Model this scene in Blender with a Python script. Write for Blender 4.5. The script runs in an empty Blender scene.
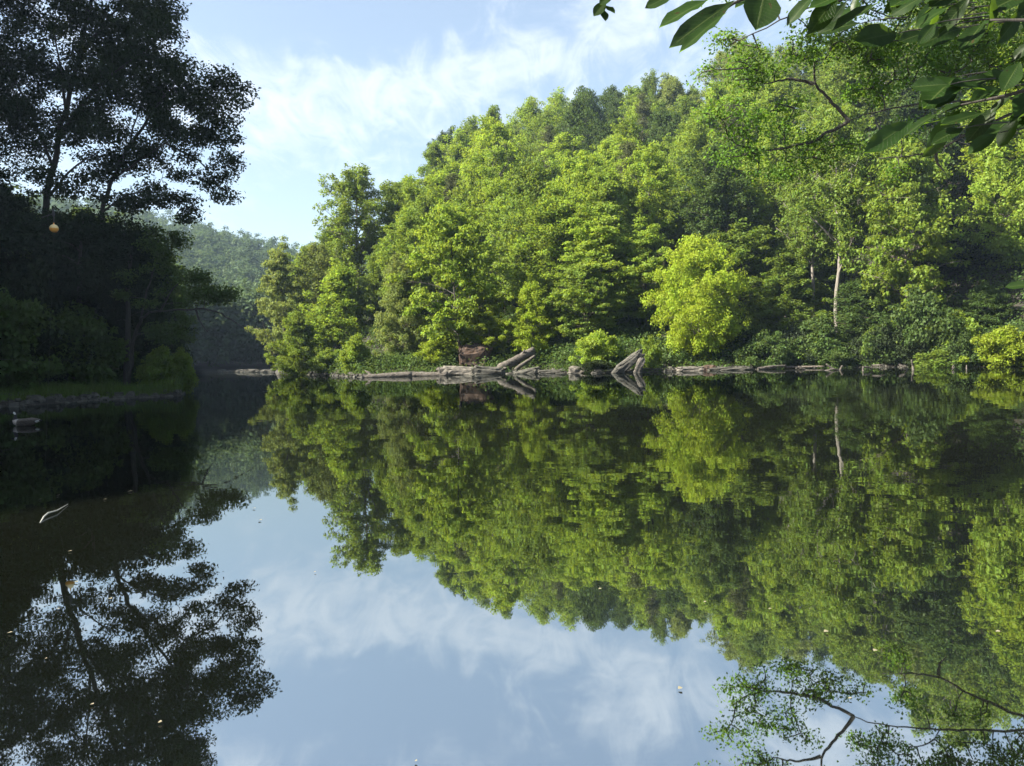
import bpy, math, random
import numpy as np
from mathutils import Vector, Matrix, noise as mnoise

SC = bpy.context.scene
COL = SC.collection
F_PX, PITCH, ROLL, EYE = 760.0, 2.0, 1.39, 1.6

# ------------------------------------------------------------------ camera
cam = bpy.data.cameras.new('camera'); cam_o = bpy.data.objects.new('camera', cam); COL.objects.link(cam_o)
cam.sensor_width = 36; cam.lens = 36 * F_PX / 1024; cam.clip_start = .05; cam.clip_end = 5000
ROT = Matrix.Rotation(math.radians(90 - PITCH), 4, 'X') @ Matrix.Rotation(math.radians(-ROLL), 4, 'Z')
cam_o.matrix_world = Matrix.Translation((0, 0, EYE)) @ ROT
SC.camera = cam_o
R3 = np.array(ROT.to_3x3())

# ------------------------------------------------------------------ light
SUN_AZ, SUN_EL = -104.0, 38.0           # azimuth from the view direction (+Y), negative = to the left
def sun_vec():
    a, e = math.radians(SUN_AZ), math.radians(SUN_EL)
    return Vector((math.sin(a) * math.cos(e), math.cos(a) * math.cos(e), math.sin(e)))
sun = bpy.data.lights.new('sun', 'SUN'); sun.energy = 5.0; sun.angle = math.radians(.5); sun.color = (1, .93, .8)
sun_o = bpy.data.objects.new('sun', sun); COL.objects.link(sun_o)
sun_o.rotation_euler = sun_vec().to_track_quat('Z', 'Y').to_euler(); sun_o.location = (-60, 10, 60)

SC.view_settings.view_transform = 'Standard'; SC.view_settings.look = 'None'
SC.view_settings.exposure = 2.2; SC.view_settings.gamma = 1; SC.view_settings.use_curve_mapping = False
SC.render.engine = 'CYCLES'
cy = SC.cycles
cy.max_bounces = 7; cy.diffuse_bounces = 3; cy.glossy_bounces = 3; cy.transmission_bounces = 4
cy.volume_bounces = 0; cy.transparent_max_bounces = 4; cy.sample_clamp_indirect = 6
cy.caustics_reflective = False; cy.caustics_refractive = False
cy.use_denoising = True

def nn(nt, kind, **kw):
    n = nt.nodes.new(kind)
    for k, v in kw.items():
        if k.startswith('i_'):
            n.inputs[k[2:].replace('_', ' ')].default_value = v
        else:
            setattr(n, k, v)
    return n

w = bpy.data.worlds.new('World'); SC.world = w; w.use_nodes = True
nt = w.node_tree; nt.nodes.clear(); L = nt.links.new
out = nn(nt, 'ShaderNodeOutputWorld'); bg = nn(nt, 'ShaderNodeBackground'); bg.inputs['Strength'].default_value = .059
sky = nn(nt, 'ShaderNodeTexSky', sky_type='NISHITA'); sky.sun_disc = False
sky.sun_elevation = math.radians(SUN_EL); sky.sun_rotation = math.radians(SUN_AZ)
sky.air_density = 1.0; sky.dust_density = 2.0; sky.ozone_density = 1.3
tc = nn(nt, 'ShaderNodeTexCoord'); sep = nn(nt, 'ShaderNodeSeparateXYZ'); L(tc.outputs['Generated'], sep.inputs[0])
def mth(op, a, b=None, c=None, clamp=False):
    n = nn(nt, 'ShaderNodeMath', operation=op, use_clamp=clamp)
    for i, v in enumerate((a, b, c)):
        if v is None: continue
        if isinstance(v, (int, float)): n.inputs[i].default_value = v
        else: L(v, n.inputs[i])
    return n.outputs[0]
zc = mth('ADD', mth('MAXIMUM', sep.outputs['Z'], 0.0), .16)
u = mth('DIVIDE', sep.outputs['X'], zc); v = mth('DIVIDE', sep.outputs['Y'], zc)
cb = nn(nt, 'ShaderNodeCombineXYZ'); L(u, cb.inputs[0]); L(v, cb.inputs[1])
def cloudnoise(scale, rot, sc, loc, det, rough, dist):
    mp = nn(nt, 'ShaderNodeMapping'); mp.inputs['Rotation'].default_value = (0, 0, rot); mp.inputs['Scale'].default_value = sc
    mp.inputs['Location'].default_value = loc
    L(cb.outputs[0], mp.inputs[0])
    t = nn(nt, 'ShaderNodeTexNoise'); t.inputs['Scale'].default_value = scale; t.inputs['Detail'].default_value = det
    t.inputs['Roughness'].default_value = rough; t.inputs['Distortion'].default_value = dist
    L(mp.outputs[0], t.inputs['Vector']); return t.outputs['Fac']
n1 = cloudnoise(1.7, math.radians(25), (1.0, 1.3, 1), (3.1, 1.4, 0), 8, .6, .5)
n2 = cloudnoise(5.5, math.radians(-30), (1.7, .7, 1), (.3, 7.7, 0), 7, .62, .9)
# soft banks of cloud standing in given directions of the sky
def bank(px, py, wx, wy, amp):
    dirv = R3 @ np.array([(px - 512) / F_PX, -(py - 383) / F_PX, -1.0]); dirv /= np.linalg.norm(dirv)
    az0 = math.atan2(dirv[0], dirv[1]); el0 = math.asin(dirv[2])
    az = mth('ARCTAN2', sep.outputs['X'], sep.outputs['Y']); el = mth('ARCSINE', sep.outputs['Z'])
    a = mth('DIVIDE', mth('SUBTRACT', az, az0), wx / F_PX); e = mth('DIVIDE', mth('SUBTRACT', el, el0), wy / F_PX)
    s = mth('ADD', mth('MULTIPLY', a, a), mth('MULTIPLY', e, e))
    return mth('MULTIPLY', mth('EXPONENT', mth('MULTIPLY', s, -1.0)), amp * .7)
banks = None
for b in ((300, 110, 130, 50, .20), (225, 75, 70, 40, .12), (480, 75, 110, 45, .17), (540, 30, 70, 30, .10), (650, 40, 90, 45, .13),
          (780, -60, 200, 90, .12), (330, 10, 150, 26, -.22), (420, -90, 260, 60, -.05), (60, 60, 120, 90, .10)):
    o = bank(*b); banks = o if banks is None else mth('ADD', banks, o)
dens = mth('ADD', mth('ADD', mth('MULTIPLY', n1, .55), mth('MULTIPLY', n2, .70)), banks)
ramp = nn(nt, 'ShaderNodeMapRange', interpolation_type='SMOOTHSTEP'); L(dens, ramp.inputs['Value'])
ramp.inputs['From Min'].default_value = .60; ramp.inputs['From Max'].default_value = .93; ramp.inputs['To Max'].default_value = .52
elv = nn(nt, 'ShaderNodeMapRange'); L(sep.outputs['Z'], elv.inputs['Value'])
elv.inputs['From Min'].default_value = .12; elv.inputs['From Max'].default_value = .24
cl = mth('ADD', mth('MULTIPLY', ramp.outputs[0], elv.outputs[0]), .16)
mx = nn(nt, 'ShaderNodeMix', data_type='RGBA'); L(cl, mx.inputs['Factor'])
tint = nn(nt, 'ShaderNodeMix', data_type='RGBA', blend_type='MULTIPLY'); tint.inputs['Factor'].default_value = 1; L(sky.outputs[0], tint.inputs[6]); tint.inputs[7].default_value = (.97, .98, .92, 1)
L(tint.outputs[2], mx.inputs[6])
mx.inputs[7].default_value = (4.5, 4.8, 5.15, 1)
L(mx.outputs[2], bg.inputs['Color']); L(bg.outputs[0], out.inputs['Surface'])

# ------------------------------------------------------------------ helpers
def unproj(px, py, Y):
    d = R3 @ np.array([(px - 512) / F_PX, -(py - 383) / F_PX, -1.0])
    s = Y / d[1]
    return np.array([d[0] * s, Y, EYE + d[2] * s])
def on_water(px, py, z=0.0):
    d = R3 @ np.array([(px - 512) / F_PX, -(py - 383) / F_PX, -1.0])
    s = (z - EYE) / d[2]
    return np.array([d[0] * s, d[1] * s, z])
def proj(p):
    q = R3.T @ (np.asarray(p, float) - np.array([0, 0, EYE]))
    return 512 + F_PX * q[0] / -q[2], 383 - F_PX * q[1] / -q[2]
def norm(a): return a / (np.linalg.norm(a, axis=-1, keepdims=True) + 1e-9)
def sstep(t): t = np.clip(t, 0, 1); return t * t * (3 - 2 * t)

class MB:
    """collects quads (and other polygons) that become ONE mesh"""
    def __init__(s): s.v = []; s.q = []; s.n = 0; s.m = []; s.at = []
    def add(s, v, q, mat=0):
        v = np.asarray(v, float).reshape(-1, 3); q = np.asarray(q, int).reshape(-1, 4)
        s.v.append(v); s.q.append(q + s.n); s.m.append(np.full(len(q), mat)); s.n += len(v)
    def tube(s, pts, rad, sides=6, mat=0, rough=0, seed=0):
        pts = np.asarray(pts, float); n = len(pts); rad = np.broadcast_to(np.asarray(rad, float), (n,))
        tan = np.gradient(pts, axis=0); tan = norm(tan)
        ref = np.array([0, 0, 1.]) if abs(tan[:, 2]).mean() < .8 else np.array([0, 1., 0])
        a = norm(np.cross(tan, ref)); b = np.cross(tan, a)
        th = np.arange(sides) * 2 * math.pi / sides
        rr = rad[:, None] * np.ones((n, sides))
        if rough:
            g = np.random.RandomState(seed); nz_ = g.uniform(-1, 1, rr.shape)
            for _ in range(3): nz_ = (np.roll(nz_, 1, 0) + 2 * nz_ + np.roll(nz_, -1, 0)) / 4
            rr = rr * (1 + rough * 1.3 * nz_ + rough * 1.2 * g.uniform(-1, 1, (1, sides)))
        v = pts[:, None] + rr[..., None] * (np.cos(th)[None, :, None] * a[:, None] + np.sin(th)[None, :, None] * b[:, None])
        i = np.arange(n - 1)[:, None] * sides; j = np.arange(sides)[None]; k = (j + 1) % sides
        q = np.stack([i + j, i + k, i + sides + k, i + sides + j], -1).reshape(-1, 4)
        v = np.concatenate([v.reshape(-1, 3), pts[:1], pts[-1:]])
        s.add(v, q, mat)
        c0 = n * sides; base = s.n - len(v)
        s.caps = getattr(s, 'caps', [])
        for r0, c in ((0, c0), ((n - 1) * sides, c0 + 1)):
            for jj in range(0, sides):
                s.caps.append((base + r0 + jj, base + r0 + (jj + 1) % sides, base + c))
    def build(s, name, mats, parent=None, smooth=True):
        me = bpy.data.meshes.new(name)
        v = np.concatenate(s.v); q = np.concatenate(s.q) if s.q else np.zeros((0, 4), int)
        caps = np.array(getattr(s, 'caps', []), int).reshape(-1, 3)
        nq, ncap = len(q), len(caps)
        me.vertices.add(len(v)); me.vertices.foreach_set('co', v.astype(np.float32).ravel())
        me.loops.add(nq * 4 + ncap * 3); me.loops.foreach_set('vertex_index', np.concatenate([q.ravel(), caps.ravel()]).astype(np.int32))
        me.polygons.add(nq + ncap)
        me.polygons.foreach_set('loop_start', np.concatenate([np.arange(nq) * 4, nq * 4 + np.arange(ncap) * 3]).astype(np.int32))
        me.polygons.foreach_set('material_index', np.concatenate([np.concatenate(s.m) if s.m else [], np.zeros(ncap)]).astype(np.int32))
        if s.at:
            at = me.attributes.new('blade', 'FLOAT_VECTOR', 'POINT'); at.data.foreach_set('vector', np.concatenate(s.at).astype(np.float32).ravel())
        me.update(calc_edges=True); me.validate()
        me.polygons.foreach_set('use_smooth', [smooth] * len(me.polygons))
        for m in (mats if isinstance(mats, (list, tuple)) else [mats]): me.materials.append(m)
        o = bpy.data.objects.new(name, me); COL.objects.link(o)
        if parent: o.parent = parent
        return o

def tag(o, label=None, cat=None, group=None, kind=None):
    if label: o['label'] = label
    if cat: o['category'] = cat
    if group: o['group'] = group
    if kind: o['kind'] = kind
    return o
def empty(name, loc=(0, 0, 0)):
    o = bpy.data.objects.new(name, None); o.location = loc; o.empty_display_size = .3; COL.objects.link(o); return o

# ------------------------------------------------------------------ materials
def mat(name):
    m = bpy.data.materials.new(name); m.use_nodes = True; m.node_tree.nodes.clear()
    return m, m.node_tree
def leaf_mat(name, col, trans, tfac=.42, gloss=.015, hue=.5, jit=.45):
    m, t = mat(name); K = t.links.new
    o = nn(t, 'ShaderNodeOutputMaterial')
    g = nn(t, 'ShaderNodeNewGeometry'); oi = nn(t, 'ShaderNodeObjectInfo'); c = nn(t, 'ShaderNodeTexCoord')
    no = nn(t, 'ShaderNodeTexNoise'); no.inputs['Scale'].default_value = .45; no.inputs['Detail'].default_value = 3
    K(c.outputs['Object'], no.inputs['Vector'])
    def M(op, a, b, c3=None):
        n = nn(t, 'ShaderNodeMath', operation=op)
        for i, x in enumerate((a, b, c3)):
            if x is None: continue
            if isinstance(x, (int, float)): n.inputs[i].default_value = x
            else: K(x, n.inputs[i])
        return n.outputs[0]
    val = M('ADD', M('MULTIPLY', g.outputs['Random Per Island'], jit), M('MULTIPLY', oi.outputs['Random'], .34))
    val = M('ADD', M('ADD', val, M('MULTIPLY', no.outputs['Fac'], .5)), 1 - jit / 2 - .17 - .25)
    h = M('ADD', M('MULTIPLY', no.outputs['Fac'], .05), M('ADD', M('MULTIPLY', g.outputs['Random Per Island'], .025), hue - .0375))
    def hsv(colr):
        n = nn(t, 'ShaderNodeHueSaturation'); n.inputs['Color'].default_value = (*colr, 1); K(val, n.inputs['Value']); K(h, n.inputs['Hue']); return n.outputs[0]
    d = nn(t, 'ShaderNodeBsdfDiffuse'); K(hsv(col), d.inputs['Color'])
    tr = nn(t, 'ShaderNodeBsdfTranslucent'); K(hsv(trans), tr.inputs['Color'])
    m1 = nn(t, 'ShaderNodeMixShader'); m1.inputs[0].default_value = tfac; K(d.outputs[0], m1.inputs[1]); K(tr.outputs[0], m1.inputs[2])
    gl = nn(t, 'ShaderNodeBsdfGlossy'); gl.inputs['Roughness'].default_value = .6; gl.inputs['Color'].default_value = (.7, .8, .6, 1)
    m2 = nn(t, 'ShaderNodeMixShader'); m2.inputs[0].default_value = gloss; K(m1.outputs[0], m2.inputs[1]); K(gl.outputs[0], m2.inputs[2])
    K(m2.outputs[0], o.inputs['Surface']); return m
LM = {
    'yellow': leaf_mat('leaf_yellow_green', (.165, .220, .016), (.35, .44, .030)),
    'bright': leaf_mat('leaf_bright_green', (.130, .190, .023), (.30, .39, .030)),
    'mid':    leaf_mat('leaf_mid_green', (.098, .148, .022), (.22, .29, .026)),
    'deep':   leaf_mat('leaf_deep_green', (.050, .085, .020), (.09, .13, .02)),  # its darkness also stands in for shade on the low right bank
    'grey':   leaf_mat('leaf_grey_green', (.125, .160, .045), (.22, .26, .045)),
    'shade':  leaf_mat('leaf_shade_darkest', (.012, .020, .007), (.012, .022, .005), tfac=.25),  # shade of the near wood put into a near-black leaf colour
    'shade_tone':    leaf_mat('leaf_shade_tone', (.018, .028, .010), (.028, .04, .008), tfac=.3),  # leaf colour darkened to give the shaded side of the left trees
    'far':    leaf_mat('leaf_far_hazed', (.046, .074, .036), (.07, .10, .036)),  # blue-green cast of distance haze mixed into the leaf colour
    'sprig':  leaf_mat('leaf_small_green', (.065, .120, .018), (.17, .29, .022)),
    'pine':   leaf_mat('needle_olive', (.070, .080, .030), (.09, .10, .03), tfac=.2),
}
def big_leaf_mat(name, col, trans):
    m, t = mat(name); K = t.links.new; o = nn(t, 'ShaderNodeOutputMaterial')
    at = nn(t, 'ShaderNodeAttribute'); at.attribute_name = 'blade'; sp = nn(t, 'ShaderNodeSeparateXYZ'); K(at.outputs['Vector'], sp.inputs[0])
    def M(op, a, b=None, c=None):
        n = nn(t, 'ShaderNodeMath', operation=op)
        for i, x in enumerate((a, b, c)):
            if x is None: continue
            if isinstance(x, (int, float)): n.inputs[i].default_value = x
            else: K(x, n.inputs[i])
        return n.outputs[0]
    ac = M('ABSOLUTE', sp.outputs[0])
    side = M('LESS_THAN', M('FRACT', M('MULTIPLY', M('SUBTRACT', sp.outputs[1], M('MULTIPLY', ac, .16)), 13.0)), .13)
    rib = M('LESS_THAN', ac, .05); vein = M('MAXIMUM', M('MULTIPLY', side, .45), rib)
    co = nn(t, 'ShaderNodeTexCoord'); no = nn(t, 'ShaderNodeTexNoise'); no.inputs['Scale'].default_value = 38; no.inputs['Detail'].default_value = 5; K(co.outputs['Object'], no.inputs['Vector'])
    spot = M('GREATER_THAN', no.outputs['Fac'], .69)
    val = M('ADD', M('ADD', M('MULTIPLY', no.outputs['Fac'], .7), M('MULTIPLY', sp.outputs[2], .7)), .3)
    def shade(c, tip):
        h = nn(t, 'ShaderNodeHueSaturation'); h.inputs['Color'].default_value = (*c, 1); K(val, h.inputs['Value'])
        a = nn(t, 'ShaderNodeMix', data_type='RGBA'); K(M('MULTIPLY', vein, .55), a.inputs['Factor']); K(h.outputs[0], a.inputs[6]); a.inputs[7].default_value = (*tip, 1)
        b = nn(t, 'ShaderNodeMix', data_type='RGBA'); K(M('MULTIPLY', spot, .7), b.inputs['Factor']); K(a.outputs[2], b.inputs[6]); b.inputs[7].default_value = (.05, .03, .012, 1)
        return b.outputs[2]
    d = nn(t, 'ShaderNodeBsdfDiffuse'); K(shade(col, (.10, .14, .04)), d.inputs['Color'])
    tr = nn(t, 'ShaderNodeBsdfTranslucent'); K(shade(trans, (.10, .15, .03)), tr.inputs['Color'])
    bp = nn(t, 'ShaderNodeBump'); bp.inputs['Strength'].default_value = .5; bp.inputs['Distance'].default_value = .002; K(vein, bp.inputs['Height']); K(bp.outputs[0], d.inputs['Normal'])
    m1 = nn(t, 'ShaderNodeMixShader'); m1.inputs[0].default_value = .5; K(d.outputs[0], m1.inputs[1]); K(tr.outputs[0], m1.inputs[2])
    gl = nn(t, 'ShaderNodeBsdfGlossy'); gl.inputs['Roughness'].default_value = .4; K(bp.outputs[0], gl.inputs['Normal'])
    m2 = nn(t, 'ShaderNodeMixShader'); m2.inputs[0].default_value = .018; K(m1.outputs[0], m2.inputs[1]); K(gl.outputs[0], m2.inputs[2]); K(m2.outputs[0], o.inputs['Surface']); return m
LM['large'] = big_leaf_mat('large_leaf_green', (.016, .038, .007), (.095, .17, .011))
def noisy(name, c1, c2, scale, rough=.85, bump=.4, stretch=(1, 1, 1), coord='Object', c3=None, det=8):
    m, t = mat(name); K = t.links.new
    o = nn(t, 'ShaderNodeOutputMaterial'); p = nn(t, 'ShaderNodeBsdfPrincipled'); p.inputs['Roughness'].default_value = rough
    c = nn(t, 'ShaderNodeTexCoord'); mp = nn(t, 'ShaderNodeMapping'); mp.inputs['Scale'].default_value = stretch
    K(c.outputs[coord], mp.inputs[0])
    n = nn(t, 'ShaderNodeTexNoise'); n.inputs['Scale'].default_value = scale; n.inputs['Detail'].default_value = det; n.inputs['Roughness'].default_value = .65
    K(mp.outputs[0], n.inputs['Vector'])
    r = nn(t, 'ShaderNodeValToRGB'); r.color_ramp.elements[0].color = (*c1, 1); r.color_ramp.elements[1].color = (*c2, 1)
    r.color_ramp.elements[0].position = .33; r.color_ramp.elements[1].position = .68
    if c3: e = r.color_ramp.elements.new(.5); e.color = (*c3, 1)
    K(n.outputs['Fac'], r.inputs[0]); K(r.outputs[0], p.inputs['Base Color'])
    b = nn(t, 'ShaderNodeBump'); b.inputs['Strength'].default_value = bump; b.inputs['Distance'].default_value = .1
    K(n.outputs['Fac'], b.inputs['Height']); K(b.outputs[0], p.inputs['Normal']); K(p.outputs[0], o.inputs['Surface'])
    return m
BARK = noisy('bark_brown_grey', (.045, .035, .026), (.16, .135, .11), 3, stretch=(3, 3, .6))
BARK_PALE = noisy('bark_pale', (.08, .07, .058), (.20, .18, .155), 3, stretch=(3, 3, .5))
BARK_DARK = noisy('bark_dark', (.010, .009, .007), (.045, .038, .03), 4, stretch=(3, 3, .6))
DRIFT = noisy('driftwood', (.015, .012, .010), (.165, .145, .12), 4.5, stretch=(.8, 3, 2.2), c3=(.075, .064, .052), bump=1.0)
ROCK = noisy('river_rock', (.010, .010, .008), (.085, .079, .063), 2.4, stretch=(1, 1, 3), c3=(.05, .047, .037), bump=.7)
ROCK_PALE = noisy('pale_rock', (.03, .027, .022), (.19, .17, .14), 3.0, stretch=(1, 1, 3), bump=.6)
SOIL = noisy('red_brown_soil', (.022, .013, .008), (.075, .043, .026), 2.5, bump=.7)
GRASS = leaf_mat('grass_blades', (.062, .10, .018), (.11, .16, .02), tfac=.3, gloss=.02)

# ------------------------------------------------------------------ terrain
PH = np.array([-180, -120, -90, -75, -60, -45, -34, -28.4, -23.9, -23.3, -23.0, -17.6, -17.0, -15.6, -13.5, -11.16, -4.66, -0.9, 2.11, 6.6, 9.56, 13.89, 16.7, 20.09, 23.98, 27.64, 30.52, 32.7, 33.97, 35.5, 38, 42, 47, 52, 65, 90, 120, 180.])
SH = np.array([1.5, 1.6, 4, 9, 22, 31, 37.5, 41, 41.5, 44, 150, 150, 99, 97, 84, 71.4, 72.2, 70.7, 69.5, 65.4, 64.6, 66.7, 66.8, 70.3, 69.3, 67.7, 65.9, 66.0, 65.7, 60, 40, 23, 18, 15.5, 9, 2.0, 1.5, 1.5])
RPH = np.array([-180, -22, -17, -15.6, -11.3, -5.4, 0, 4, 8, 14, 17, 24, 29, 35, 45, 60, 90, 180.])
RR = np.array([160, 160, 130, 130, 135, 152, 165, 168, 176, 164, 156, 142, 125, 116, 110, 100, 90, 160.])
RH = np.array([0, 0, .5, 2, 9, 26, 37, 40, 41, 43, 42, 38, 35, 32, 28, 22, 12, 0.])
FPH = np.array([-180, -120, -90, -60, -45, -38, -34, -30, -26, -22, -15.6, -5, 10, 30, 60, 180.])
FHH = np.array([0, 0, 10, 20, 45, 60, 66, 70, 66, 60, 48, 50, 50, 50, 30, 0.])
LPH = np.array([-180, -130, -110, -92, -64, -47, -40, -34, -28, -23.2, -23, 180.])
LHH = np.array([0, 14, 26, 40, 40, 26, 13, 9, 6, 2, 0, 0.])  # left hill, mostly out of view, heights shaped to shade the near wood
def ground(x, y):
    x = np.asarray(x, float); y = np.asarray(y, float)
    ph = np.degrees(np.arctan2(x, y)); r = np.hypot(x, y)
    S = np.interp(ph, PH, SH); d = r - S
    wig = .5 * np.sin(x * .9 + y * .4) + .35 * np.sin(x * 2.1 - y * 1.3) + .25 * np.sin(y * 3.1 + x * .7)
    d = d + .5 * wig * np.clip(r / 30, 0, 1)
    z = np.where(d < 0, -1.0 * sstep(-d / 3) - .04, .30 * sstep(d / .8) + .30 * sstep((d - .8) / 4) - .04)
    Rr, Hh = np.interp(ph, RPH, RR), np.interp(ph, RPH, RH)
    t = np.clip((d - 3) / np.maximum(Rr - S - 3, 5), 0, 1)
    hill = Hh * (.7 * t + .3 * sstep(t)) - np.clip(r - Rr, 0, 400) * .04 * (Hh > 0)
    far = np.interp(ph, FPH, FHH) * sstep((r - 165) / 290)
    left = np.interp(ph, LPH, LHH) * sstep((d - 10) / 45)
    bump = (.9 * np.sin(x * .13 + 1) * np.sin(y * .11) + .5 * np.sin(x * .31) * np.sin(y * .27 + 2)) * sstep((d - 4) / 12)
    return z + np.maximum(np.maximum(hill, far), left) + bump * (d > 0)
def gz(x, y): return float(ground(x, y))

rs = np.concatenate([[.6, 1.0, 1.4, 1.8, 2.4, 3.2], np.linspace(4, 36, 33), np.linspace(36.6, 75, 70), np.linspace(76, 200, 63), np.geomspace(206, 690, 30)])
ph = np.radians(np.arange(-180, 180, .5))
X = rs[:, None] * np.sin(ph)[None]; Y = rs[:, None] * np.cos(ph)[None]; Z = ground(X, Y)
nR, nP = X.shape
i = np.arange(nR - 1)[:, None] * nP; j = np.arange(nP)[None]; k = (j + 1) % nP
gm = MB(); gm.add(np.stack([X, Y, Z], -1), np.stack([i + j, i + nP + j, i + nP + k, i + k], -1))
gm.caps = [(0, 0, 0)] * 0
cidx = gm.n; gm.add([[0, 0, gz(0, .01)]], np.zeros((0, 4), int)); gm.caps = [(cidx, jj, (jj + 1) % nP) for jj in range(nP)]
FLOOR = noisy('forest_floor', (.008, .0065, .004), (.024, .018, .010), .9, c3=(.014, .011, .006), bump=.8)
tag(gm.build('ground', FLOOR), kind='structure')

# ------------------------------------------------------------------ water
m, t = mat('still_water'); K = t.links.new
o = nn(t, 'ShaderNodeOutputMaterial'); c = nn(t, 'ShaderNodeTexCoord')
mp = nn(t, 'ShaderNodeMapping'); mp.inputs['Scale'].default_value = (1, 1, 1); K(c.outputs['Object'], mp.inputs[0])
na = nn(t, 'ShaderNodeTexNoise'); na.inputs['Scale'].default_value = 1.1; na.inputs['Detail'].default_value = 3; K(mp.outputs[0], na.inputs['Vector'])
nb = nn(t, 'ShaderNodeTexNoise'); nb.inputs['Scale'].default_value = .12; nb.inputs['Detail'].default_value = 2; K(mp.outputs[0], nb.inputs['Vector'])
rp = nn(t, 'ShaderNodeMapRange'); rp.inputs['From Min'].default_value = .4; rp.inputs['From Max'].default_value = .7; K(nb.outputs['Fac'], rp.inputs['Value'])
mu = nn(t, 'ShaderNodeMath', operation='MULTIPLY'); K(na.outputs['Fac'], mu.inputs[0]); K(rp.outputs[0], mu.inputs[1])
bp = nn(t, 'ShaderNodeBump'); bp.inputs['Strength'].default_value = .055; bp.inputs['Distance'].default_value = .1; K(mu.outputs[0], bp.inputs['Height'])
gl = nn(t, 'ShaderNodeBsdfGlossy'); gl.inputs['Roughness'].default_value = .012; gl.inputs['Color'].default_value = (.92, .96, .96, 1); K(bp.outputs[0], gl.inputs['Normal'])
df = nn(t, 'ShaderNodeBsdfDiffuse'); df.inputs['Color'].default_value = (.004, .0048, .0028, 1)
fr = nn(t, 'ShaderNodeFresnel'); fr.inputs['IOR'].default_value = 11.0; K(bp.outputs[0], fr.inputs['Normal'])
ms = nn(t, 'ShaderNodeMixShader'); K(fr.outputs[0], ms.inputs[0]); K(df.outputs[0], ms.inputs[1]); K(gl.outputs[0], ms.inputs[2]); K(ms.outputs[0], o.inputs['Surface'])
wm = MB(); wm.add([[-420, -60, 0], [420, -60, 0], [420, 480, 0], [-420, 480, 0]], [[0, 1, 2, 3]])
tag(wm.build('water', m, smooth=False), kind='structure')

# ------------------------------------------------------------------ haze
m, t = mat('morning_haze'); K = t.links.new
o = nn(t, 'ShaderNodeOutputMaterial'); pv = nn(t, 'ShaderNodeVolumePrincipled')
pv.inputs['Color'].default_value = (.55, .74, 1, 1); pv.inputs['Density'].default_value = .00024; pv.inputs['Anisotropy'].default_value = .2
K(pv.outputs[0], o.inputs['Volume'])
hb = MB(); a = 720
hb.add([[-a, -a, -3], [a, -a, -3], [a, a, -3], [-a, a, -3], [-a, -a, 118], [a, -a, 118], [a, a, 118], [-a, a, 118]],
       [[3, 2, 1, 0], [4, 5, 6, 7], [0, 1, 5, 4], [1, 2, 6, 5], [2, 3, 7, 6], [3, 0, 4, 7]])
HAZE = hb.build('haze', m, smooth=False); tag(HAZE, kind='stuff')
tag(HAZE, 'thin blue morning haze in the air over the river', 'haze')

# ------------------------------------------------------------------ foliage
def leaf_cloud(g, C, Rd, per, L_, W_=.6, flat=.55, up=.8, outw=.5, rnd=.6, droop=.25, shell=2.2):
    """many separate leaves spread through clumps: returns verts, quads"""
    C = np.asarray(C, float); Rd = np.asarray(Rd, float)
    cnt = np.maximum(6, (per * (Rd / Rd.mean()) ** 2)).astype(int); idx = np.repeat(np.arange(len(C)), cnt); n = len(idx)
    dr = norm(g.normal(size=(n, 3))); rad = g.uniform(0, 1, n) ** (1 / shell) * np.where(g.uniform(0, 1, n) < .2, g.uniform(1, 1.45, n), 1)
    off = dr * rad[:, None] * Rd[idx][:, None]; off[:, 2] *= flat
    pos = C[idx] + off
    nrm = norm(np.array([0, 0, up]) + dr * outw + g.normal(size=(n, 3)) * rnd)
    u = norm(dr * [1, 1, .3] + g.normal(size=(n, 3)) * .7 + [0, 0, -droop]); u = norm(u - nrm * (u * nrm).sum(1, keepdims=True))
    v = np.cross(nrm, u); l = (L_ * g.uniform(.6, 1.3, n))[:, None]; wd = l * W_ * .5
    fold = nrm * l * .08
    V = np.stack([pos - u * l * .5, pos + v * wd + fold - u * l * .05, pos + u * l * .5 - fold * .6, pos - v * wd + fold - u * l * .05], 1)
    return V.reshape(-1, 3), np.arange(n * 4).reshape(-1, 4)

def bez(a, b, c, n):
    t = np.linspace(0, 1, n)[:, None]; return a * (1 - t) ** 2 + 2 * b * t * (1 - t) + c * t * t

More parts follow.
